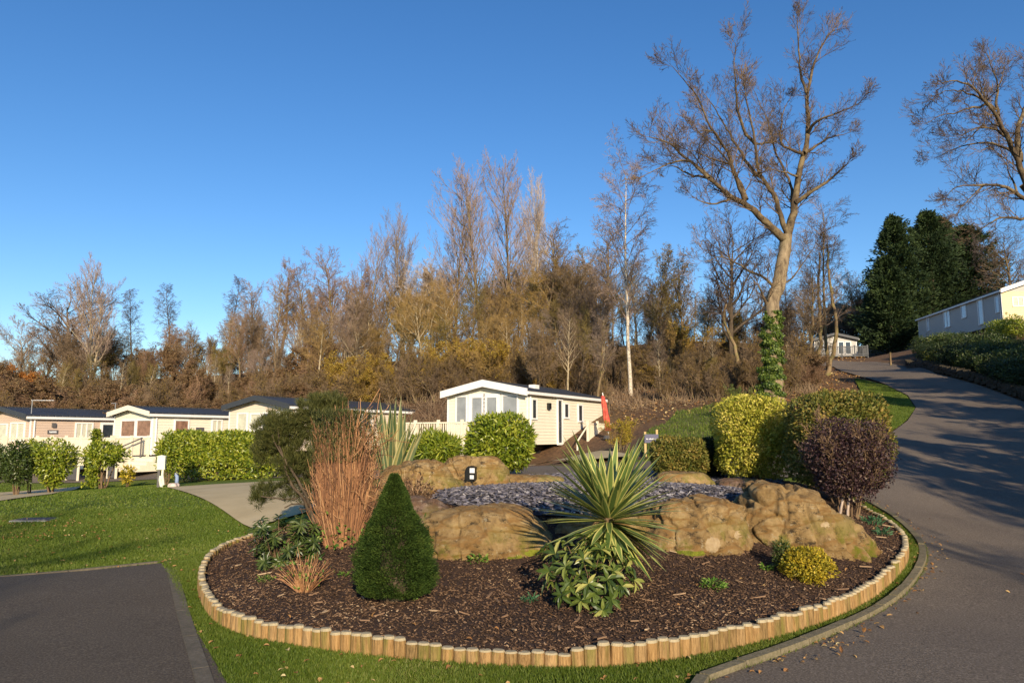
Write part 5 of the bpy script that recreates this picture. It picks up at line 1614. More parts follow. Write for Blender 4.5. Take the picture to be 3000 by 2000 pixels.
z4 = lambda a, b: (1803.2 + .35 * a, .35 * b)
RY = 36.0
rb = at(2500, RY)
rt = [([(2500,900),(2470,760),(2438,620),(2400,500),(2355,420)],0,0)]
rl = [
 ([(1700,1430),(1630,1290),(1568,1180),(1520,1030),(1460,900),(1400,780),(1330,680),(1260,600),(1180,540),(1100,520),(1030,545)],0,-2.5),
 ([(1400,760),(1390,640),(1400,560),(1360,450),(1330,360)],-.8,1),
 ([(1390,600),(1420,520),(1445,440)],-.5,.5),
 ([(1380,720),(1280,640),(1180,600),(1080,590),(1000,620)],-.8,-3),
 ([(1540,1060),(1525,900),(1535,820),(1568,740),(1620,600),(1640,420),(1700,300)],0,2),
 ([(1470,920),(1400,860),(1300,830),(1200,870),(1100,900)],-.5,-2),
 ([(1500,1000),(1400,950),(1290,930),(1160,960),(1060,1000),(970,1040)],-.3,1.5),
 ([(1340,690),(1240,700),(1130,740),(1000,760),(920,820)],-1,-2.5),
 ([(1300,820),(1220,900),(1150,960)],-.8,-1.5),
 ([(1600,1330),(1540,1280),(1480,1240),(1400,1210),(1300,1215),(1200,1215),(1100,1230),(1060,1290)],0,-2),
 ([(1520,1260),(1480,1150),(1440,1060),(1400,1010)],-.3,1),
 ([(1640,1440),(1500,1430),(1400,1430),(1320,1480),(1260,1540)],0,-2),
 ([(1330,680),(1280,560),(1250,480)],-1,1.8),
 ([(1300,1220),(1230,1280),(1170,1340),(1130,1390)],-1,-1.5),
 ([(1700,1100),(1720,900),(1760,700),(1800,480)],0,2),
]
lims = trace(rt, RY, ident) + trace(rl, RY, z4)
rr_ = [(.42,.28),(.26,.03),(.10,.02),(.06,.015),(.09,.015),(.20,.03),(.09,.015),(.10,.015),(.08,.015),(.06,.015),(.14,.02),(.07,.02),(.11,.02),(.06,.015),(.06,.015),(.2,.03)]
traced_tree('bare_tree', 'large bare spreading tree leaning in from the top right edge', rb, lims, rr_, M['bark_oak'], M['tw_oak'], C_tw, 1.8, 1.8, 8, upward=.05)

# thin leaning pair of trunks on the mulch bank
for (pts, lab, sd) in (([(1898,862),(1908,830),(1918,790),(1922,740),(1905,640),(1900,560)], 'thin leaning trunk on the mulch bank, right one of the pair beside the lodge', 3),
                       ([(1862,856),(1876,832),(1885,790),(1884,740),(1878,650),(1885,580)], 'thin leaning trunk on the mulch bank, left one of the pair beside the lodge', 4),
                       ([(1668,700),(1660,730),(1690,800),(1700,880)][::-1], 'thin crooked trunk behind the left of the oak', 6)):
    b = G(*pts[0]); yy = float(b[1])
    lm = trace([(pts, 0, 0)], yy, ident) + trace([(pts[3:], 0, 1.0)], yy, ident)
    traced_tree('bare_tree', lab, b, lm, [(.15,.06),(.06,.02)], M['bark'], M['tw_brown'], C_tw, 1.5, 1.5, sd)

# ------------------------------------------------------------------ dark conifers at the top of the road
def conifer(name, label, b, h, rad, n, mat, seed, spike=1.0, group=None, lsize=.30):
    g = np.random.default_rng(seed)
    root = thing(name, b, label, 'conifer', group)
    mb = MB(); mb.tube([(0,0,-.5),(0,0,h*.5),(0,0,h*.95)], [rad*.09, rad*.06, .03], 8); mb.build('trunk', M['bark_dark'], root)
    nb = int(n / 60); t = g.random(nb) ** .85
    a = g.random(nb) * 6.28
    prof = np.clip((1 - t) ** .58, .03, 1) * (1 - .25 * np.exp(-t * 9))
    lump = 1 + .26 * np.sin(a * 3 + t * 9 + seed) + .12 * np.sin(a * 5 - t * 17) + g.normal(size=nb) * .16
    R0 = rad * prof * lump
    bz = h * (.02 + .95 * t)
    V = []
    k = 60
    s = g.random((nb, k)) ** .55
    tipup = .28 * R0
    c = np.stack([np.cos(a)[:, None] * R0[:, None] * s, np.sin(a)[:, None] * R0[:, None] * s, bz[:, None] + tipup[:, None] * s ** 2 + 0 * s], -1)
    c += g.normal(size=c.shape) * (.05 * rad * (1.15 - s))[..., None] + g.normal(size=c.shape) * .12
    out = np.stack([np.cos(a), np.sin(a), np.full(nb, .35 * spike)], -1)[:, None, :] + g.normal(size=c.shape) * .45
    c = c.reshape(-1, 3); out = out.reshape(-1, 3); m = len(c)
    r_ = np.clip(np.repeat(g.random(nb), k) * .6 + g.random(m) * .4, 0, 1)
    leaf_obj('crown', c, out, rdir(m), g.uniform(.6, 1.4, m) * lsize, g.uniform(.25, .5, m) * lsize, mat, root, rnd=r_)
    return root
for (px, y, tp, rad, lab, sd) in ((2085, 71, 492, 3.2, 'dark conifer at the left edge of the conifer clump', 1), (2165, 72, 482, 4.0, 'tallest dark conifer in the middle of the clump', 2), (2250, 74, 515, 4.4, 'dark conifer at the right of the clump behind the grey caravan roof', 3),
                                  (2062, 70, 590, 2.8, 'front dark conifer nearest the left end of the grey caravan', 4), (2052, 76, 640, 2.4, 'low dark conifer at the bend of the road', 5), (2200, 78, 500, 3.0, 'dark conifer top peeping between the two tallest', 6)):
    b = at(px, y); hh = P(px, tp, y)[2] - b[2]
    conifer('conifer', lab, b, hh, rad * 1.04, 30000, M['lf_leyland'], sd, group='dark conifers above the road')
b = at(2000, 84); conifer('conifer', 'dark evergreen behind the veranda lodge', b, P(2000, 690, 84)[2] - b[2], 3.0, 9000, M['lf_leyland'], 9)
b = at(1940, 88); conifer('conifer', 'dark evergreen farther behind the veranda lodge roof', b, P(1940, 700, 88)[2] - b[2], 4.0, 9000, M['lf_leyland'], 10)

# ------------------------------------------------------------------ trees outside the frame that shade the bay and the road
def shade_tree(key, x, y, h, wx, label):
    root, ht, used = PROTO[key][:3]
    s = h / ht
    r = dup(root, (x, y, h1(x, y)), random.random() * 6.28, (s * wx, s * wx, s), label, None, dict(PROTO[key][3][1]))
    if "group" in r: del r["group"]
    return r
shade_tree('bare_tree6', -3.5, -13, 11.0, 1.1, 'bare tree behind the viewpoint shading the parking bay')
shade_tree('bare_tree4', -7.5, -9, 8.5, 1.2, 'bushy bare tree behind the viewpoint left of the parking bay')
shade_tree('bare_tree6', -12.5, -16, 12.0, 1.2, 'bare tree behind the viewpoint far to the left')
shade_tree('bare_tree2', -3.0, -8, 5.5, 1.3, 'low bare tree behind the viewpoint beside the parking bay')
shade_tree('bare_tree3', 15.5, 1.5, 7.0, 1.2, 'leafy bare tree beside the road just outside the right edge')
shade_tree('bare_tree1', 13.0, -3.5, 8.0, 1.0, 'tall bare tree behind the viewpoint across the road')
shade_tree('bare_tree6', 21.5, -3, 12.0, 1.2, 'broad bare tree right of the road outside the frame')
shade_tree('bare_tree2', 19.0, 5, 9.0, 1.1, 'bare tree on the right verge outside the frame')
shade_tree('birch9', 10.0, -7.5, 8.0, 1.2, 'thin bare tree behind the viewpoint shading the near road')
for i_, (x_, y_, h_, r_) in enumerate(((20.5, 7, 7.5, 2.6), (24, 9.5, 9.5, 3.0), (27.5, 15, 12, 3.4), (30.5, 20, 12, 3.4), (34, 23, 11, 3.4), (38, 27, 10, 3.2), (43, 33, 9, 3.0), (25, 3, 12, 3.4), (17.8, 9.5, 6.5, 2.0), (22, 13.5, 10, 3.0), (25.5, 19, 12, 3.4), (29.5, 24.5, 11, 3.2), (33.5, 29, 10, 3.0), (31, 13, 12, 3.5), (13.6, 0.5, 9.0, 2.2), (15.8, 5.0, 8.5, 2.3))):  # unseen conifers, added to darken the road and the bank
    conifer('conifer', ['dark conifer nearest the road, right of the frame', 'dark conifer second from the road, right of the frame', 'tall dark conifer at the foot of the right bank outside the frame', 'tall dark conifer midway up the right bank outside the frame',
            'dark conifer on the upper right bank outside the frame', 'dark conifer near the top of the right bank outside the frame', 'topmost dark conifer of the right bank outside the frame', 'tall dark conifer level with the viewpoint right of the road', 'small dark conifer at the very edge of the road, right of the frame', 'dark conifer behind the small one at the road edge outside the frame', 'tall dark conifer on the lower bank outside the frame',
            'dark conifer on the middle bank outside the frame', 'dark conifer below the grey caravan outside the frame', 'broad dark conifer set back from the road outside the frame',
            'dark conifer beside the near road right of the viewpoint', 'dark conifer a little up the road from the near one outside the frame'][i_],
            (x_, y_, h1(x_, y_)), h_, r_, 9000, M['lf_leyland'], 21 + i_, group='unseen conifers added for shade right of the frame')

# ------------------------------------------------------------------ shrubs, hedges and bed plants
def stems_obj(name, polys, mat, parent, n=6):
    V, Q = merge_tubes(polys, n)
    return mk(name, V, Q, mat, parent=parent, smooth=True)

def bush(name, label, px, y, py_base, py_top, half_px, mat, n, leaf, seed, depth=None, sq=2.4, cat='shrub', group=None, big=False, lump=.08, stem=M['stem_brown'], base=None, shell=.55, flare=0.0, up=.2, gaps=0.0, stemh=.35, width_at=None):
    """leafy rounded shrub: leaves through the outer shell of a lumpy super-ellipsoid on a few woody stems"""
    g = np.random.default_rng(seed)
    b = at(px, y) if base is None else np.array(base, float)
    if inpoly(np.array([b[0]]), np.array([b[1]]), bed_poly)[0]: b[2] += .10
    y = b[1]
    zb = max(P(px, py_base, y)[2], b[2] + .0) - b[2]
    zt = P(px, py_top, y)[2] - b[2]
    hw = half_px / F * y * 1.02
    dp = hw * (depth or 1.0)
    root = thing(name, b, label, cat, group)
    hh = (zt - zb) / 2; zc = zb + hh
    d = rdir(n); 
    t = 1 - shell * g.random(n) ** 1.6
    k = (np.abs(d) ** sq).sum(1) ** (-1 / sq)
    ph = g.random(6) * 6.28
    lm = 1 + lump * (np.sin(d[:, 0] * 5 + ph[0]) * np.sin(d[:, 2] * 5 + ph[1]) + .7 * np.sin(d[:, 1] * 7 + ph[2]) * np.sin(d[:, 2] * 8 + ph[3]) + .5 * np.sin(d[:, 0] * 13 + ph[4]) * np.sin(d[:, 2] * 12 + ph[5]))
    c = d * (k * t * lm)[:, None]
    wz = 1 + flare * c[:, 2]
    c = c * [hw, dp, hh]
    c[:, 0] *= wz; c[:, 1] *= wz
    nrm = unit(c / (np.array([hw, dp, hh]) ** 2) + 1e-6)
    c[:, 2] += zc
    if gaps > 0:
        q = np.sin(c[:, 0] * 9 / hw * .5 + ph[0]) * np.sin(c[:, 2] * 7 / hh * .5 + ph[1]) + np.sin(c[:, 1] * 8 / hw * .5 + ph[2]) * .6
        kp = (q > -1.2 + gaps * 1.4) | (g.random(n) < .25)
        c, nrm = c[kp], nrm[kp]; n = len(c)
    D = unit(nrm * .55 + g.normal(size=(n, 3)) * .6 + [0, 0, up])
    N = unit(nrm + g.normal(size=(n, 3)) * .5)
    cl = np.sin(c[:, 0] * 4.7 / hw + ph[1]) * np.sin(c[:, 2] * 4.1 / hh + ph[4]) + .7 * np.sin(c[:, 0] * 11 / hw + ph[2]) * np.sin(c[:, 2] * 10 / hh + c[:, 1] * 7 / hw)
    rn_ = np.clip(g.random(n) * .72 + .14 + cl * .16, 0, 1)
    stray = g.random(n) < .02
    c[stray] += nrm[stray] * hw * g.uniform(.02, .09, (stray.sum(), 1))
    lobj = leaf_obj('foliage', c, D, N, g.uniform(.5, 1.45, n) * leaf[0], g.uniform(.6, 1.25, n) * leaf[1], mat, root, big, rnd=rn_)
    ns = 7; polys = []
    for i in range(ns):
        a = 6.28 * i / ns + g.random(); r1 = hw * .45 * g.random()
        e = np.array([math.cos(a) * r1 * 1.4, math.sin(a) * r1 * 1.4, zc + hh * g.uniform(-.2, .6)])
        s0 = np.array([math.cos(a) * hw * .12, math.sin(a) * hw * .12, -.1])
        m_ = (s0 + e) / 2 + g.normal(size=3) * hw * .08
        polys.append((resample(np.array([s0, m_, e]), max(.05, hw * .2), hw * .02, g), None))
    polys = [(p, np.linspace(hw * .05, hw * .015, len(p))) for p, _ in polys]
    stems_obj('stem', polys, stem, root, 5)
    return root

# --- laurels and hedges beyond the bed
bush('laurel_bush', 'clipped round laurel in front of the cream central caravan', 1148, 20.0, 1080, 953, 72, M['lf_laurel'], 9000, (.13,.055), 1, sq=3.0, lump=.04, group='laurels of the park')
bush('loose_shrub', 'loose spiky green shrub left of the round laurel', 1000, 19.0, 1062, 996, 56, M['lf_laurel'], 5200, (.17,.03), 2, lump=.16, sq=2.2, group='laurels of the park')
bush('loose_shrub', 'small loose shrub tip rising between the flax and the loose spiky shrub', 955, 20.0, 1062, 1012, 26, M['lf_laurel'], 1600, (.15,.03), 22, lump=.2)
def hedge():
    A = np.array(g2(378,1086)); B = np.array(g2(665,1096)); A = np.array(at(383, 30.0)[:2]); B = np.array(at(642, 29.0)[:2])
    b = (A + B) / 2; z0 = h1(*b)
    root = thing('laurel_hedge', (b[0], b[1], z0), 'long bright laurel hedge between the concrete drive and the caravans', 'hedge')
    L = np.linalg.norm(B - A); u = (B - A) / L; nn = np.array([-u[1], u[0]])
    n = 22000; g = np.random.default_rng(9)
    s = g.uniform(-L/2, L/2, n); a = g.uniform(-.3, 3.44, n)
    t = 1 - .4 * g.random(n) ** 1.6
    zt = P(500, 995, 29.3)[2] - z0
    lum = 1 + .05 * np.sin(s * 3.1) + .04 * np.sin(s * 7 + a * 4)
    w = .62
    k = (np.abs(np.cos(a)) ** 4 + np.abs(np.sin(a)) ** 4) ** -.25
    cw = np.cos(a) * k * w * t * lum; cz = np.sin(a) * k * t * lum
    z = np.where(cz > 0, zt * .45 + cz * zt * .55, zt * .45 + cz * zt * .45)
    z = np.where(g.random(n) < .35, g.uniform(.02, zt * .9, n), z)
    shape_end = np.clip((L/2 - np.abs(s)) / .5, 0, 1) ** .4
    z = z * (.75 + .25 * shape_end); cw *= (.5 + .5 * shape_end)
    c = np.column_stack([u[0] * s + nn[0] * cw, u[1] * s + nn[1] * cw, z])
    nrm = np.column_stack([nn[0] * np.cos(a), nn[1] * np.cos(a), np.sin(a)])
    leaf_obj('foliage', c, nrm * .5 + g.normal(size=(n, 3)) * .6 + [0, 0, .2], nrm + g.normal(size=(n, 3)) * .5, g.uniform(.6, 1.3, n) * .15, g.uniform(.7, 1.2, n) * .065, M['lf_laurel'], root)
    mb = MB()
    for i in range(14):
        s_ = -L/2 + L * (i + .5) / 14
        mb.tube([(u[0]*s_, u[1]*s_, -.1), (u[0]*s_ + .05, u[1]*s_, zt * .7)], .025, 5)
    mb.build('stem', M['stem_brown'], root)
hedge()
bush('laurel_bush', 'dark rounded shrub in shade at the left edge of the lawn', 48, 24.0, 1112, 1018, 29, M['lf_laurel_dark'], 3200, (.11,.05), 3, group='laurels of the park', gaps=.15)
bush('laurel_bush', 'dark sliver of a shrub cut by the left edge of the frame', -8, 24.0, 1112, 1022, 26, M['lf_laurel_dark'], 2600, (.11,.05), 4, group='laurels of the park', gaps=.3)
bush('laurel_bush', 'small light green laurel between the dark shrub and the cut laurel bush', 78, 25.5, 1086, 1012, 20, M['lf_laurel'], 1500, (.12,.05), 5, group='laurels of the park', gaps=.3)
bush('laurel_bush', 'wide topped laurel bush narrowing to its foot on the lawn left of the forked one', 128, 24.6, 1114, 1014, 40, M['lf_laurel'], 4300, (.12,.055), 6, group='laurels of the park', flare=.45, lump=.14, gaps=.1)
r = bush('laurel_bush', 'forked laurel bush with a tall leader and a side lobe', 243, 24.8, 1070, 1016, 42, M['lf_laurel'], 2600, (.12,.055), 7, group='laurels of the park', lump=.2, gaps=.2)
b = np.array(r.location); g = np.random.default_rng(3)
n = 1900; t = g.random(n); zt0 = .03; zt1 = P(228, 990, b[1])[2] - b[2]
xx = (222 - 243) / F * b[1]
c = np.column_stack([xx + g.normal(size=n) * .11 * (1.2 - t), g.normal(size=n) * .12, zt0 + .03 + (zt1 - zt0) * t])
leaf_obj('foliage', c, g.normal(size=(n, 3)) + [0, 0, .7], g.normal(size=(n, 3)), .12, .055, M['lf_laurel'], r)
bush('laurel_bush', 'tiny yellowing laurel seedling right of the forked laurel', 300, 24.6, 1110, 1070, 13, M['lf_golden_shrub'], 420, (.10,.045), 8, group='laurels of the park', gaps=.2, flare=.3)
bush('laurel_bush', 'sparse laurel end of the hedge behind the meter box', 388, 25.5, 1082, 998, 22, M['lf_laurel'], 2100, (.13,.055), 12, group='laurels of the park', lump=.18, gaps=.25)

# --- topiary at the back right of the bed
bush('topiary', 'golden variegated clipped shrub behind the slate, taller of the two yellow ones', 1728, 13.7, 1092, 913, 78, M['lf_topiary_gold'], 26000, (.052,.030), 11, sq=4.0, lump=.055, cat='topiary', group='clipped shrubs at the back of the bed')
bush('topiary', 'wide bronze green domed topiary behind the purple shrub', 1920, 12.1, 1120, 903, 102, M['lf_topiary_bronze'], 30000, (.058,.030), 12, sq=3.2, lump=.055, cat='topiary', group='clipped shrubs at the back of the bed')
bush('topiary', 'low bronze and gold clipped shrub right behind the yucca', 1558, 14.0, 1092, 1005, 58, M['lf_topiary_bronze'], 14000, (.052,.028), 13, sq=3.6, lump=.055, cat='topiary', group='clipped shrubs at the back of the bed', depth=.8)
bush('topiary', 'dark shaded clipped shrub between the low bronze one and the golden one', 1632, 14.6, 1096, 1008, 34, M['lf_dark'], 7000, (.052,.028), 14, sq=4.0, lump=.055, cat='topiary', group='clipped shrubs at the back of the bed')

# --- purple shrub with pale stems
def purple():
    b = np.array(G(1928, 1205)); b = np.array(at(1940, 10.6)); b[2] += .1
    root = thing('purple_shrub', b, 'purple leaved upright shrub with pale grey stems at the right end of the bed', 'shrub')
    g = np.random.default_rng(4); rs = random.Random(4)
    zt = P(1930, 958, b[1])[2] - b[2]
    out = []
    cfg = [(7,.06,.01,9,.45,.5,.30,.5),(5,.12,.03,7,.5,.5,.15,.5),(4,.15,.03,3,.5,.6,.2,.6),(3,.15,.02,0,.5,.5,.2,.6)]
    for i in range(12):
        a = 6.28 * i / 12 + rs.random() * .5
        ln = rs.uniform(.05, .36)
        d = Vector((math.cos(a) * ln, math.sin(a) * ln * .8, 1)).normalized()
        grow(out, rs, Vector((math.cos(a) * .10, math.sin(a) * .08, -.05)), d, zt * rs.uniform(.72, .98), .016, 0, cfg)
    for (a0, b0, a1, b1_) in ((1925,1190,1940,1120), (1943,1200,1952,1118)):
        p = [P(a0, b0 + 6, b[1] - .12) - b, P((a0 + a1) / 2 + 2, (b0 + b1_) / 2, b[1] - .1) - b, P(a1, b1_, b[1] - .05) - b, P(a1 + 14, b1_ - 45, b[1]) - b]
        out.append((0, resample(np.array(p), .06, .004, g), np.linspace(.021, .010, len(resample(np.array(p), .06, 0, g)))))
    polys = [(p, r) for (l, p, r) in out if l == 0]
    stems_obj('stem', polys[:-2], M['stem_brown'], root, 6)
    for q_ in polys[-2:]: stems_obj('pale_stem', [q_], M['stem_pale'], root, 7)
    S = np.concatenate([np.column_stack([p[:-1], p[1:], np.maximum(r[:-1], .003), np.maximum(r[1:], .002)]) for (l, p, r) in out if l > 0])
    V, Q = segs_mesh(S, 3); mk('twigs', V, Q, M['stem_brown'], parent=root)
    n = 19000
    d = rdir(n); t = 1 - .6 * g.random(n) ** 1.5
    hw = 98 / F * b[1]; zb = P(1930, 1160, b[1])[2] - b[2]; hh = (zt - zb) / 2
    lm = 1 + .10 * np.sin(d[:, 0] * 6 + 1) * np.sin(d[:, 2] * 6) + .07 * np.sin(d[:, 1] * 11) * np.sin(d[:, 2] * 12 + 1)
    c = d * (t * lm)[:, None] * [hw, hw * .85, hh]
    c[:, 0] *= 1 + .18 * c[:, 2] / hh
    c[:, 0] += .05 ; c[:, 2] += zb + hh
    kp = (c[:, 2] > zb + .25 * hh) | (g.random(n) < .45)
    q = np.sin(c[:, 0] * 13) * np.sin(c[:, 2] * 12 + 1) + .6 * np.sin(c[:, 1] * 14 + c[:, 0] * 6)
    kp &= (q > -.55) | (g.random(n) < .3)
    c = c[kp]; n = len(c)
    leaf_obj('foliage', c, g.normal(size=(n, 3)) + [0, 0, .3], g.normal(size=(n, 3)), g.uniform(.022, .05, n), g.uniform(.015, .03, n), M['lf_purple'], root)
purple()

# --- yucca
def blade(base, dirv, L, w, sag, nseg=7, fold=.35, tipw=.0):
    """strip with green middle and yellow margins; returns verts (nseg+1)x5"""
    d = unit(np.array(dirv, float)); up = np.array([0, 0, 1.0])
    side = unit(np.cross(d, up) + 1e-4); 
    V = []
    p = np.array(base, float); st = L / nseg
    for i in range(nseg + 1):
        t = i / nseg
        ww = w * (.62 + .38 * math.sin(min(1, t * 2.2) * math.pi / 2)) * (1 - max(0, (t - .5) / .5) ** 1.8) + .001
        nrm = unit(np.cross(side, d))
        for k, f in ((-1, fold), (-.62, fold * .6), (0, 0), (.62, fold * .6), (1, fold)):
            V.append(p + side * ww * .5 * k + nrm * ww * .5 * f)
        p = p + d * st
        d = unit(d + np.array([0, 0, -sag / nseg]))
    return V
def sword(name, label, root_loc, blades, matg, maty, cat='plant', parent=None, extra=None):
    root = thing(name, root_loc, label, cat)
    V = []; Q = []; mi = []; rn = []; n = 0
    for (bs, d, L, w, sag, fold, r_) in blades:
        v = blade(bs, d, L, w, sag, fold=fold)
        ns = len(v) // 5 - 1
        for i in range(ns):
            for k in range(4):
                a = n + i * 5 + k
                Q.append([a, a + 1, a + 6, a + 5]); mi.append(1 if k in (0, 3) else 0); rn.append(r_)
        V += v; n += len(v)
    mk('leaves', np.array(V), np.array(Q), [matg, maty], mi, rn, root)
    return root
def yucca():
    b = np.array(at(1398, 7.15)); b[2] += .10
    ctr = P(1398, 1178, 7.15) - b
    g = np.random.default_rng(12)
    bl = []
    n = 240
    for i in range(n):
        a = i * 2.39996; el = math.sin(g.uniform(-.62, 1.0) * 1.0) * 1.35
        el = np.clip(el, -.75, 1.45)
        L = .67 * (1.0 + .12 * g.normal()) * (1.08 if el > .5 else .95) * (.80 if el < -.3 else 1)
        bs = ctr + np.array([math.cos(a) * .03, math.sin(a) * .03, -.08 + .10 * (el / 1.4)])
        d = np.array([math.cos(a) * math.cos(el), math.sin(a) * math.cos(el), math.sin(el)])
        bl.append((bs, d, L, g.uniform(.060, .078), g.uniform(.02, .26) * (1 if el < 1 else .3), g.uniform(.05, .3), g.random()))
    root = sword('yucca', 'spiky variegated yucca with yellow edged sword leaves in the middle of the bed', b, bl, M['yucca_g'], M['yucca_y'])
    mb = MB(); mb.tube([(0, 0, -.15), (.01, 0, ctr[2] * .5), tuple(ctr)], [.05, .045, .05], 8); mb.build('stem', M['stem_brown'], root)
yucca()
# flax behind the cane shrub
def flax():
    b = np.array(at(905, 12.6)); b[2] += .1
    g = np.random.default_rng(5); bl = []
    for i in range(46):
        a = g.random() * 6.28; tx = g.uniform(-.30, .34)
        L = g.uniform(.75, 1.0) * (P(905, 925, 12.6)[2] - b[2]) * (1.1 - abs(tx) * .7)
        bl.append((np.array([math.cos(a) * .12, math.sin(a) * .1, 0]), (tx, g.normal() * .08, 1), L, g.uniform(.08, .13), g.uniform(0, .12), g.uniform(.4, .9), g.random()))
    sword('flax', 'tall upright striped flax leaves behind the red cane shrub', b, bl, M['phorm_g'], M['phorm_y'])
flax()

# --- red cane shrub
def canes():
    b = np.array(at(800, 8.75)); b[2] += .1; y = b[1]
    root = thing('cane_shrub', b, 'dense upright shrub of bare reddish brown canes left of the dwarf conifer', 'shrub')
    g = np.random.default_rng(6)
    zt = P(800, 950, y)[2] - b[2]
    S = []; rn = []
    for i in range(1900):
        a = g.random() * 6.28; r = g.random() ** .5
        x0 = math.cos(a) * r * .20 - .02; y0 = math.sin(a) * r * .18
        top = zt * g.uniform(.5, 1.03) * (1 - .12 * abs(r * math.cos(a)))
        if g.random() < .3: top *= g.uniform(.4, .8)
        x1 = x0 * 1.65 + g.normal() * .06; y1 = y0 * 1.6 + g.normal() * .04
        k = 7; t = np.linspace(0, 1, k + 1)[:, None]
        p = np.array([x0, y0, -.05]) * (1 - t) + np.array([x1, y1, top]) * t
        p[1:] += np.cumsum(g.normal(size=(k, 3)) * .009, 0) * [1, 1, .3]
        rr = np.linspace(.0052, .0022, k + 1) * g.uniform(.7, 1.25)
        S.append(np.column_stack([p[:-1], p[1:], rr[:-1], rr[1:]])); c = g.random(); rn += [c] * k
        if g.random() < .8:
            m = g.integers(3, k); d = (p[m] - p[m-1]) * .7 + g.normal(size=3) * .022
            q0 = p[m]; 
            for j in range(3):
                q1 = q0 + d * g.uniform(.5, 1); S.append(np.array([[*q0, *q1, .0028, .002]])); rn.append(c); q0 = q1; d = d + g.normal(size=3) * .02
    # loose arching twigs at the right side
    for i in range(60):
        z = g.uniform(.3, .95) * zt; q0 = np.array([g.uniform(.05, .3), g.normal() * .15 - .1, z]); d = np.array([g.uniform(.02, .06), g.normal() * .03, g.uniform(-.03, .06)])
        for j in range(6):
            q1 = q0 + d; S.append(np.array([[*q0, *q1, .004, .0035]])); rn.append(.8 + .2 * g.random()); q0 = q1; d = d + g.normal(size=3) * .016
    S = np.concatenate(S); V, Q = segs_mesh(S, 3)
    mk('canes', V, Q, M['cane'], rnd=np.repeat(np.array(rn), 3), parent=root)
    n = 11000
    a = g.random(n) * 6.28; r = g.random(n) ** .5 * .40; z = zt * g.uniform(.62, 1.02, n)
    cx = np.cos(a) * r - .04
    kp = (cx < .16) | (g.random(n) < .35)
    c = np.column_stack([cx, np.sin(a) * r * .8, z])[kp]; n = len(c)
    leaf_obj('green_tips', c, g.normal(size=(n, 3)) * .5 + [0, 0, 1], g.normal(size=(n, 3)), g.uniform(.03, .07, n), .008, M['lf_pine'], root)
    n = 260
    c = np.column_stack([g.normal(size=n) * .3, g.normal(size=n) * .22 - .1, np.abs(g.normal(size=n)) * .14 + .02])
    leaf_obj('base_leaves', c, g.normal(size=(n, 3)) + [0, 0, .4], g.normal(size=(n, 3)), .06, .028, M['lf_small'], root)
canes()

# --- pine-like shrub with tufted crown
def pine():
    b = np.array(at(725, 9.6)); b[2] += .08; y = b[1]
    root = thing('pine_shrub', b, 'dark multi stemmed pine shrub leaning left behind the red cane shrub', 'shrub')
    g = np.random.default_rng(8)
    def pp(px, py, dy=0): return P(px, py, y + dy) - b
    limbs = [[(728,1215),(715,1170),(690,1110),(650,1050),(625,1000)], [(732,1215),(722,1140),(712,1060),(735,980),(730,930)], [(736,1215),(735,1130),(728,1040),(700,960)], [(722,1200),(700,1150),(660,1095),(640,1020),(640,980)],
             [(738,1215),(745,1140),(742,1060),(760,960)], [(690,1110),(650,1105),(610,1135)], [(705,1130),(665,1150),(600,1140)], [(715,1165),(690,1150),(655,1165)], [(725,1210),(712,1150),(690,1060),(660,1010)]]
    polys = []
    for i, l in enumerate(limbs):
        p = np.array([pp(a, c_, (i % 3 - 1) * .18 * j / 3) for j, (a, c_) in enumerate(l)])
        q = resample(p, .08, .006, g); polys.append((q, np.linspace(.026 if i < 5 else .012, .008, len(q))))
    stems_obj('stem', polys, M['bark_dark'], root, 6)
    blobs = [(640,990,58,48,1500,0),(615,1035,36,42,700,.1),(668,1040,42,60,900,-.05),(735,945,56,40,1500,0),(700,985,40,40,600,.1),(690,1080,45,55,800,.1),(738,1060,30,80,700,0),(720,1130,35,50,420,.2),(655,975,40,25,500,-.1),
             (605,1130,22,24,260,0),(592,1150,14,22,130,0),(640,1120,28,16,110,0),(760,930,36,26,600,.1),(665,1140,28,14,100,0)]
    Cs = []; Ds = []
    for (a, c_, w, h, n, dy) in blobs:
        k = max(3, n // 5)
        tuft = rdir(k) * (g.random((k, 1)) ** .4) * [w / F * y, w / F * y * .9, h / F * y] + pp(a, c_, dy)
        d = unit(tuft - pp(a, c_ + h * .8, dy)) + [0, 0, .5]
        m = 26
        Cs.append(np.repeat(tuft, m, 0) + g.normal(size=(k * m, 3)) * .016); Ds.append(np.repeat(d, m, 0) + g.normal(size=(k * m, 3)) * .6)
    c = np.concatenate(Cs); d = np.concatenate(Ds); n = len(c)
    leaf_obj('needles', c, d, g.normal(size=(n, 3)), g.uniform(.05, .095, n), g.uniform(.004, .008, n), M['lf_pine'], root, rnd=np.clip(g.random(n) * .7 + np.clip(c[:, 2] / 3, 0, .3), 0, 1))
pine()

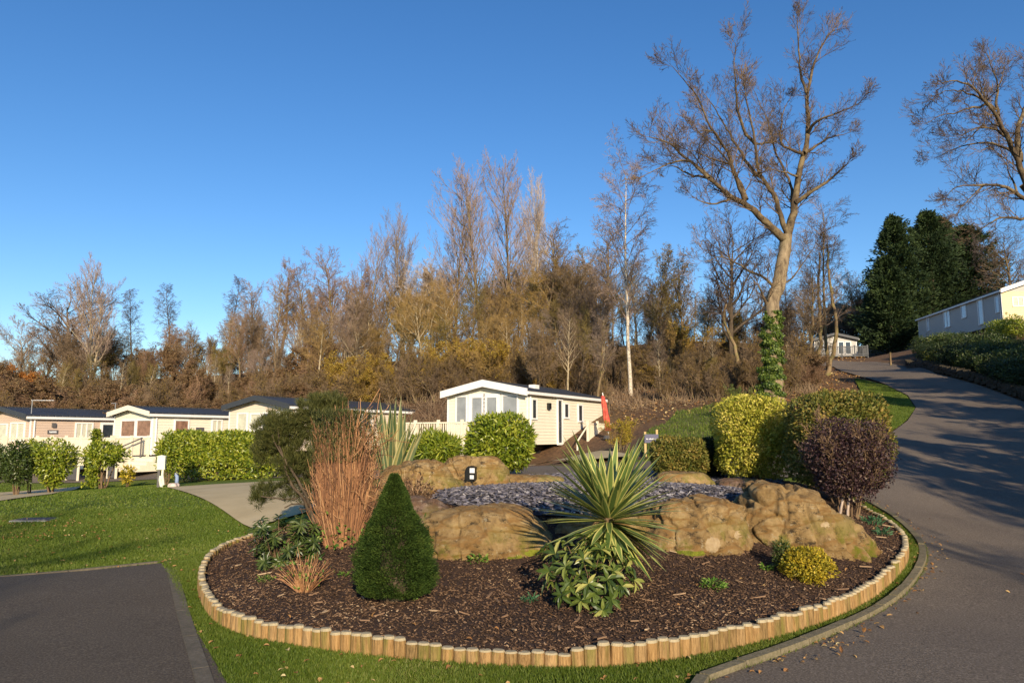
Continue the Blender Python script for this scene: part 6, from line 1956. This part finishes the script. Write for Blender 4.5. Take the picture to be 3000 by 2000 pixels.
# --- dwarf conifer cone
def dwarf():
    b = np.array(at(915, 6.95)); b[2] += .10; y = b[1]
    root = thing('dwarf_conifer', b, 'dense dark green cone shaped dwarf conifer with a narrow tip on the bark', 'conifer')
    g = np.random.default_rng(13)
    zt = P(908, 1092, y)[2] - b[2]; zb = P(915, 1362, y)[2] - b[2]
    px2m = y / F
    prof_t = [0,.06,.15,.30,.45,.56,.64,.72,.82,.92,1.0]; prof_w = [62,78,84,81,72,60,48,35,26,15,5]
    n = 90000
    t = g.random(n) ** 1.25; a = g.random(n) * 6.28
    w = np.interp(t, prof_t, prof_w) * px2m
    nc = 1500; tc = g.random(nc) ** 1.1; ac = g.random(nc) * 6.28; ci = g.integers(0, nc, n)
    t = np.clip(tc[ci] + g.normal(size=n) * .016, 0, 1); a = ac[ci] + g.normal(size=n) * .09 / np.clip(1.1 - t, .2, 1)
    w = np.interp(t, prof_t, prof_w) * px2m
    lum = 1 + .06 * np.sin(a * 5 + t * 14) + .05 * np.sin(a * 9 - t * 31) + (g.normal(size=nc) * .055)[ci] + g.normal(size=n) * .015
    r = w * lum * (1 - .35 * g.random(n) ** 2)
    off = np.interp(t, [0, 1], [0, -7]) * px2m
    c = np.column_stack([np.cos(a) * r + off, np.sin(a) * r, max(zb, .0) + (zt - max(zb, 0)) * t])
    nr = np.column_stack([np.cos(a), np.sin(a), np.full(n, .55)])
    leaf_obj('foliage', c, nr + g.normal(size=(n, 3)) * .45, g.normal(size=(n, 3)), g.uniform(.018, .036, n), g.uniform(.004, .009, n), M['lf_conifer'], root, rnd=np.clip(.45 + (g.normal(size=nc) * .22)[ci] + g.normal(size=n) * .15, 0, 1))
    V = []; K = 12
    for i in range(12):
        tt = i / 11; ww = np.interp(tt, prof_t, prof_w) * px2m * .42
        for j in range(K): V.append((math.cos(6.28 * j / K) * ww + np.interp(tt, [0, 1], [0, -7]) * px2m, math.sin(6.28 * j / K) * ww, .02 + (zt - .02) * tt * .98))
    Q = [[i*K+j, i*K+(j+1) % K, (i+1)*K+(j+1) % K, (i+1)*K+j] for i in range(11) for j in range(K)]
    mk('inner_branches', np.array(V), np.array(Q), M['bark_dark'], parent=root)
dwarf()

# --- whorled leaf shrubs (rhododendrons)
def whorl_shrub(name, label, px, y, tips, mat, leafL, leafW, seed, per=9, stem_m=None, droop=.25, fill=True):
    b = np.array(at(px, y)); b[2] += .10
    root = thing(name, b, label, 'shrub'); g = np.random.default_rng(seed)
    polys = []; C = []; D = []; N = []; Ls = []
    for (a, c_, dy) in tips:
        e = P(a, c_, y + dy) - b
        if e[2] < .02: e[2] = .02
        s0 = np.array([g.normal() * .02, g.normal() * .02, -.02])
        m = (s0 + e) / 2 + [0, 0, .04 + .1 * abs(e[0])]
        q = resample(np.array([s0, m, e]), .05, .004, g)
        polys.append((q, np.linspace(.007, .0035, len(q))))
        ax = unit(q[-1] - q[-3] + np.array([0, -.02, .03]))
        for lev, kk, ls in ((0, per, 1.0), (-.035, per - 2, .9), (-.08, per - 4, .8)):
            for k in range(max(0, kk)):
                phi = 6.28 * k / max(1, kk) + g.random() * .5
                ref = np.array([1, 0, 0]) if abs(ax[0]) < .8 else np.array([0, 1, 0])
                u = unit(np.cross(ax, ref)); v = np.cross(ax, u)
                rad = u * math.cos(phi) + v * math.sin(phi)
                d = unit(rad + ax * g.uniform(-.1, .7) + [0, 0, -droop * g.random()])
                C.append(q[-1] + ax * lev); D.append(d); N.append(ax + rad * .1 + g.normal(size=3) * .15); Ls.append(ls * g.uniform(.7, 1.15))
    stems_obj('stem', polys, stem_m or M['stem_brown'], root, 5)
    Ls = np.array(Ls)
    leaf_obj('leaves', np.array(C), np.array(D), np.array(N), Ls * leafL, Ls * leafW, mat, root, True)
    return root
g = np.random.default_rng(31)
tips = [(1275,1270,-.1),(1300,1245,.1),(1345,1235,.1),(1250,1265,.15),(1262,1310,-.15),(1300,1300,-.2),(1340,1285,-.2),(1380,1262,-.1),(1420,1262,.0),(1440,1300,-.1),(1455,1330,-.15),(1430,1345,-.25),(1395,1330,-.3),(1350,1340,-.3),(1310,1345,-.25),(1290,1365,-.3),(1335,1380,-.3),(1385,1400,-.38),(1405,1375,-.35),(1365,1360,-.3),(1410,1310,-.2),(1330,1320,-.1),(1370,1300,-.05),(1260,1330,0),(1440,1280,.1),(1390,1245,.1),(1320,1270,.2)]
whorl_shrub('rhododendron', 'open leggy shrub with large glossy leaves in front of the yucca', 1358, 6.75, tips, M['lf_rhodo'], .125, .044, 32, per=7)
tips = [(600 + 130 * g.random(), 1200 + 95 * g.random(), g.uniform(-.35, .35)) for _ in range(46)] + [(588,1215,0),(600,1195,0),(640,1188,0),(690,1192,0),(720,1210,0),(590,1260,-.1),(605,1298,-.2),(640,1290,-.2),(585,1240,0)]
whorl_shrub('rhododendron', 'dark low evergreen shrub with narrow whorled leaves at the left end of the bed', 648, 8.5, tips, M['lf_laurel_dark'], .11, .026, 33, per=11)

# --- dry twiggy clump with orange stems
def twig_clump(label, px, y, n, hpx, wpx, mat, leafmat, nl, seed, name='twiggy_shrub', r0=.004):
    b = np.array(at(px, y)); b[2] += .10; g = np.random.default_rng(seed)
    root = thing(name, b, label, 'shrub'); S = []; rn = []
    for i in range(n):
        a = g.random() * 6.28; s = g.random() ** .6
        e = np.array([math.cos(a) * s * wpx, math.sin(a) * s * wpx * .7, hpx * g.uniform(.5, 1) * (1 - .35 * s)])
        e = e * [y / F, y / F, y / F]
        k = 5; t = np.linspace(0, 1, k + 1)[:, None]
        p = e * t + np.array([0, 0, 1]) * (t * (1 - t)) * .1 + np.array([math.cos(a), math.sin(a), 0]) * .03
        p[1:] += np.cumsum(g.normal(size=(k, 3)) * .006, 0)
        rr = np.linspace(r0, r0 * .5, k + 1)
        S.append(np.column_stack([p[:-1], p[1:], rr[:-1], rr[1:]])); rn += [g.uniform(.45, 1)] * k
    S = np.concatenate(S); V, Q = segs_mesh(S, 3); mk('stems', V, Q, mat, rnd=np.repeat(np.array(rn), 3), parent=root)
    i = g.integers(0, len(S), nl)
    leaf_obj('leaves', S[i, 3:6], g.normal(size=(nl, 3)) + [0, 0, .5], g.normal(size=(nl, 3)), g.uniform(.025, .055, nl), .022, leafmat, root)
twig_clump('small clump of orange stems with sparse green leaves in front of the red cane shrub', 712, 7.35, 110, 105, 66, M['cane'], M['lf_small'], 110, 41)
twig_clump('dead dark brown seedheads beside the tip of the dwarf conifer', 945, 9.6, 200, 105, 62, M['chips'], M['chips'], 900, 42, 'dead_perennial', .0035)

# --- golden shrub with purple shrub neighbours
bush('golden_shrub', 'small golden yellow shrub growing against the foot of the largest boulder', 1838, 7.75, 1337, 1256, 54, M['lf_golden_shrub'], 6500, (.030,.015), 51, lump=.14, sq=2.2, gaps=.1, flare=-.1)
bush('golden_shrub', 'dark green side shoot at the left of the golden yellow shrub', 1782, 7.9, 1300, 1240, 16, M['lf_laurel_dark'], 900, (.030,.015), 52, lump=.2, gaps=.2)

# --- small plants in the bark
def rosette(label, px, py, rad_px, n, mat, seed, L=.05, W=.022, up=.6, name='primrose', flower=False):
    p = G(px, py); p = at(px, p[1] + .12); b = np.array(p); b[2] += .12
    root = thing(name, b, label, 'small plant', 'small green plants in the bark of the bed'); g = np.random.default_rng(seed)
    r = rad_px / F * b[1]
    a = g.random(n) * 6.28; s = g.random(n) ** .6 * r
    c = np.column_stack([np.cos(a) * s * .8, np.sin(a) * s * .8, g.random(n) * r * .6])
    d = np.column_stack([np.cos(a), np.sin(a), np.full(n, up)]) + g.normal(size=(n, 3)) * .35
    leaf_obj('leaves', c, d, g.normal(size=(n, 3)) * .4 + [0, 0, 1], g.uniform(.6, 1.2, n) * L, W, mat, root, True)
    mb = MB(); mb.tube([(0, 0, -.06), (0, 0, r * .4)], .006, 5); mb.build('stem', M['stem_brown'], root)
    if flower:
        mb = MB(); mb.tube([(0, -.02, r * .6), (0, -.02, r * .6 + .012)], [.018, .022], 8); mb.build('flower', M['trim'], root)
for args in (('feathery bright green tuft at the left end of the bed below the dark shrub', 622, 1372, 22, 90, M['lf_small'], 61, .035, .008, 1.2),
             ('small green sprig left of the foot of the dwarf conifer', 800, 1362, 14, 40, M['lf_small'], 62, .035, .012, .9),
             ('straggling green weed at the left foot of the dwarf conifer', 846, 1385, 30, 70, M['lf_rhodo'], 63, .045, .014, .5),
             ('bright small plant near the front edge below the dwarf conifer', 945, 1420, 21, 60, M['lf_small'], 64, .040, .015, .8),
             ('yellow green primrose clump in front of the rounded boulder', 1100, 1330, 25, 90, M['lf_small'], 65, .055, .022, .6),
             ('blue green small plant left of the large leaved shrub near the front', 1215, 1425, 20, 50, M['lf_bluegreen'], 66, .045, .016, .9),
             ('tiny lime leaves between the yucca and the scarred boulder', 1545, 1293, 16, 32, M['lf_small'], 67, .05, .024, .4),
             ('blue green leaves at the gap between the two right boulders', 1696, 1286, 16, 26, M['lf_bluegreen'], 68, .06, .03, .5),
             ('pale leafed seedling on the bark left of the golden yellow shrub', 1748, 1346, 18, 34, M['lf_small'], 69, .05, .026, .6),
             ('larger green clump near the front edge right of centre', 1626, 1392, 33, 120, M['lf_small'], 70, .05, .02, .7),
             ('upright blue green clump at the right end of the bed', 1992, 1226, 26, 90, M['lf_bluegreen'], 71, .07, .022, 1.1),
             ('second blue green clump at the right end nearer the edging', 2012, 1252, 20, 60, M['lf_bluegreen'], 72, .07, .022, .9),
             ('yellowish moss tuft at the foot of the rounded boulder by the yucca', 1180, 1305, 22, 60, M['lf_golden_shrub'], 73, .03, .02, .3)):
    rosette(*args)

# --- shrub bank beside the upper road, in shade
cols = ['lf_laurel_dark', 'lf_dark', 'lf_dark', 'lf_rhodo']  # darker leaf colours stand in for part of the bank's shade
PR = []
def pyof(z, y): return 784 - F * math.tan(math.atan((z - EYE) / y) - TILT)
for k in range(4):
    bb = at(2330, 44 + k); yb = bb[1]
    r = bush('bank_shrub', 'x', 2330, yb, pyof(bb[2] + .05, yb), pyof(bb[2] + 2.0, yb), 1.25 / yb * F, M[cols[k]], 4200, (.15,.06), 80 + k, lump=.2, gaps=.15, sq=2.2, base=bb)
    PR.append((r, 2.0))
bank = []
g = np.random.default_rng(77)
for row, (n, off) in enumerate(((13, 18), (13, 52), (10, 80), (5, 100))):
    for i in range(n):
        px = 2120 + (2400 - 2120) * (i + g.random() * .7) / n + row * 6
        base_py = np.interp(px, [2085, 2155, 2255, 2352, 2450], [838, 853, 878, 912, 950]) - off - g.uniform(0, 12)
        lim = np.interp(px, [2100, 2300, 2400], [812, 775, 760])
        if base_py < lim: base_py = lim + 4
        bank.append((px, base_py, row))
places = ['on the upper road bank directly above the stone wall', 'in the lower middle of the upper road bank', 'in the upper middle of the upper road bank', 'right below the grey sided caravan']
first = [True] * 4
for (px, py, row) in bank:
    k = int(g.random() * 4) if row > 0 else int(g.random() * 3)
    p = G(px, py); r, h0 = PR[k]
    s = g.uniform(.9, 1.4) / h0 * (.5 if row == 3 else (.75 if row == 2 else 1))
    colr = 'yellow green' if k == 3 else 'dark'
    lab = f'{colr} leafy shrub {places[row]}'; gr = f'{colr} shrubs {places[row]}'
    if first[k]:
        first[k] = False; r.location = [float(v) for v in p]; r.scale = (s * 1.3, s * 1.2, s); r["label"] = lab; r["group"] = gr
    else:
        dup(r, p, g.random() * 6.28, (s * 1.3, s * 1.2, s), lab, gr)
for (px_, y_, tp_, hp_, lb_) in ((2318, 48, 738, 30, 'yellow tinged shrub hiding the corner under the yellow caravan end'), (2352, 46, 728, 32, 'leafy shrub at the right edge under the yellow caravan end')):
    bb = at(px_, y_); bush('bank_shrub', lb_, px_, y_, pyof(bb[2] + .1, y_), tp_, hp_, M['lf_laurel'], 2600, (.15,.06), int(px_), lump=.2, gaps=.15, base=bb)
bush('bank_shrub', 'creamy pale leafed shrub low on the shaded bank', 2150, 47, 832, 806, 14, M['lf_topiary_gold'], 500, (.14,.09), 95, gaps=.2)
for kk, v in list(PROTO.items()):
    if not v[2]:
        for ch in list(v[0].children): bpy.data.objects.remove(ch)
        bpy.data.objects.remove(v[0])
bpy.context.view_layer.update()
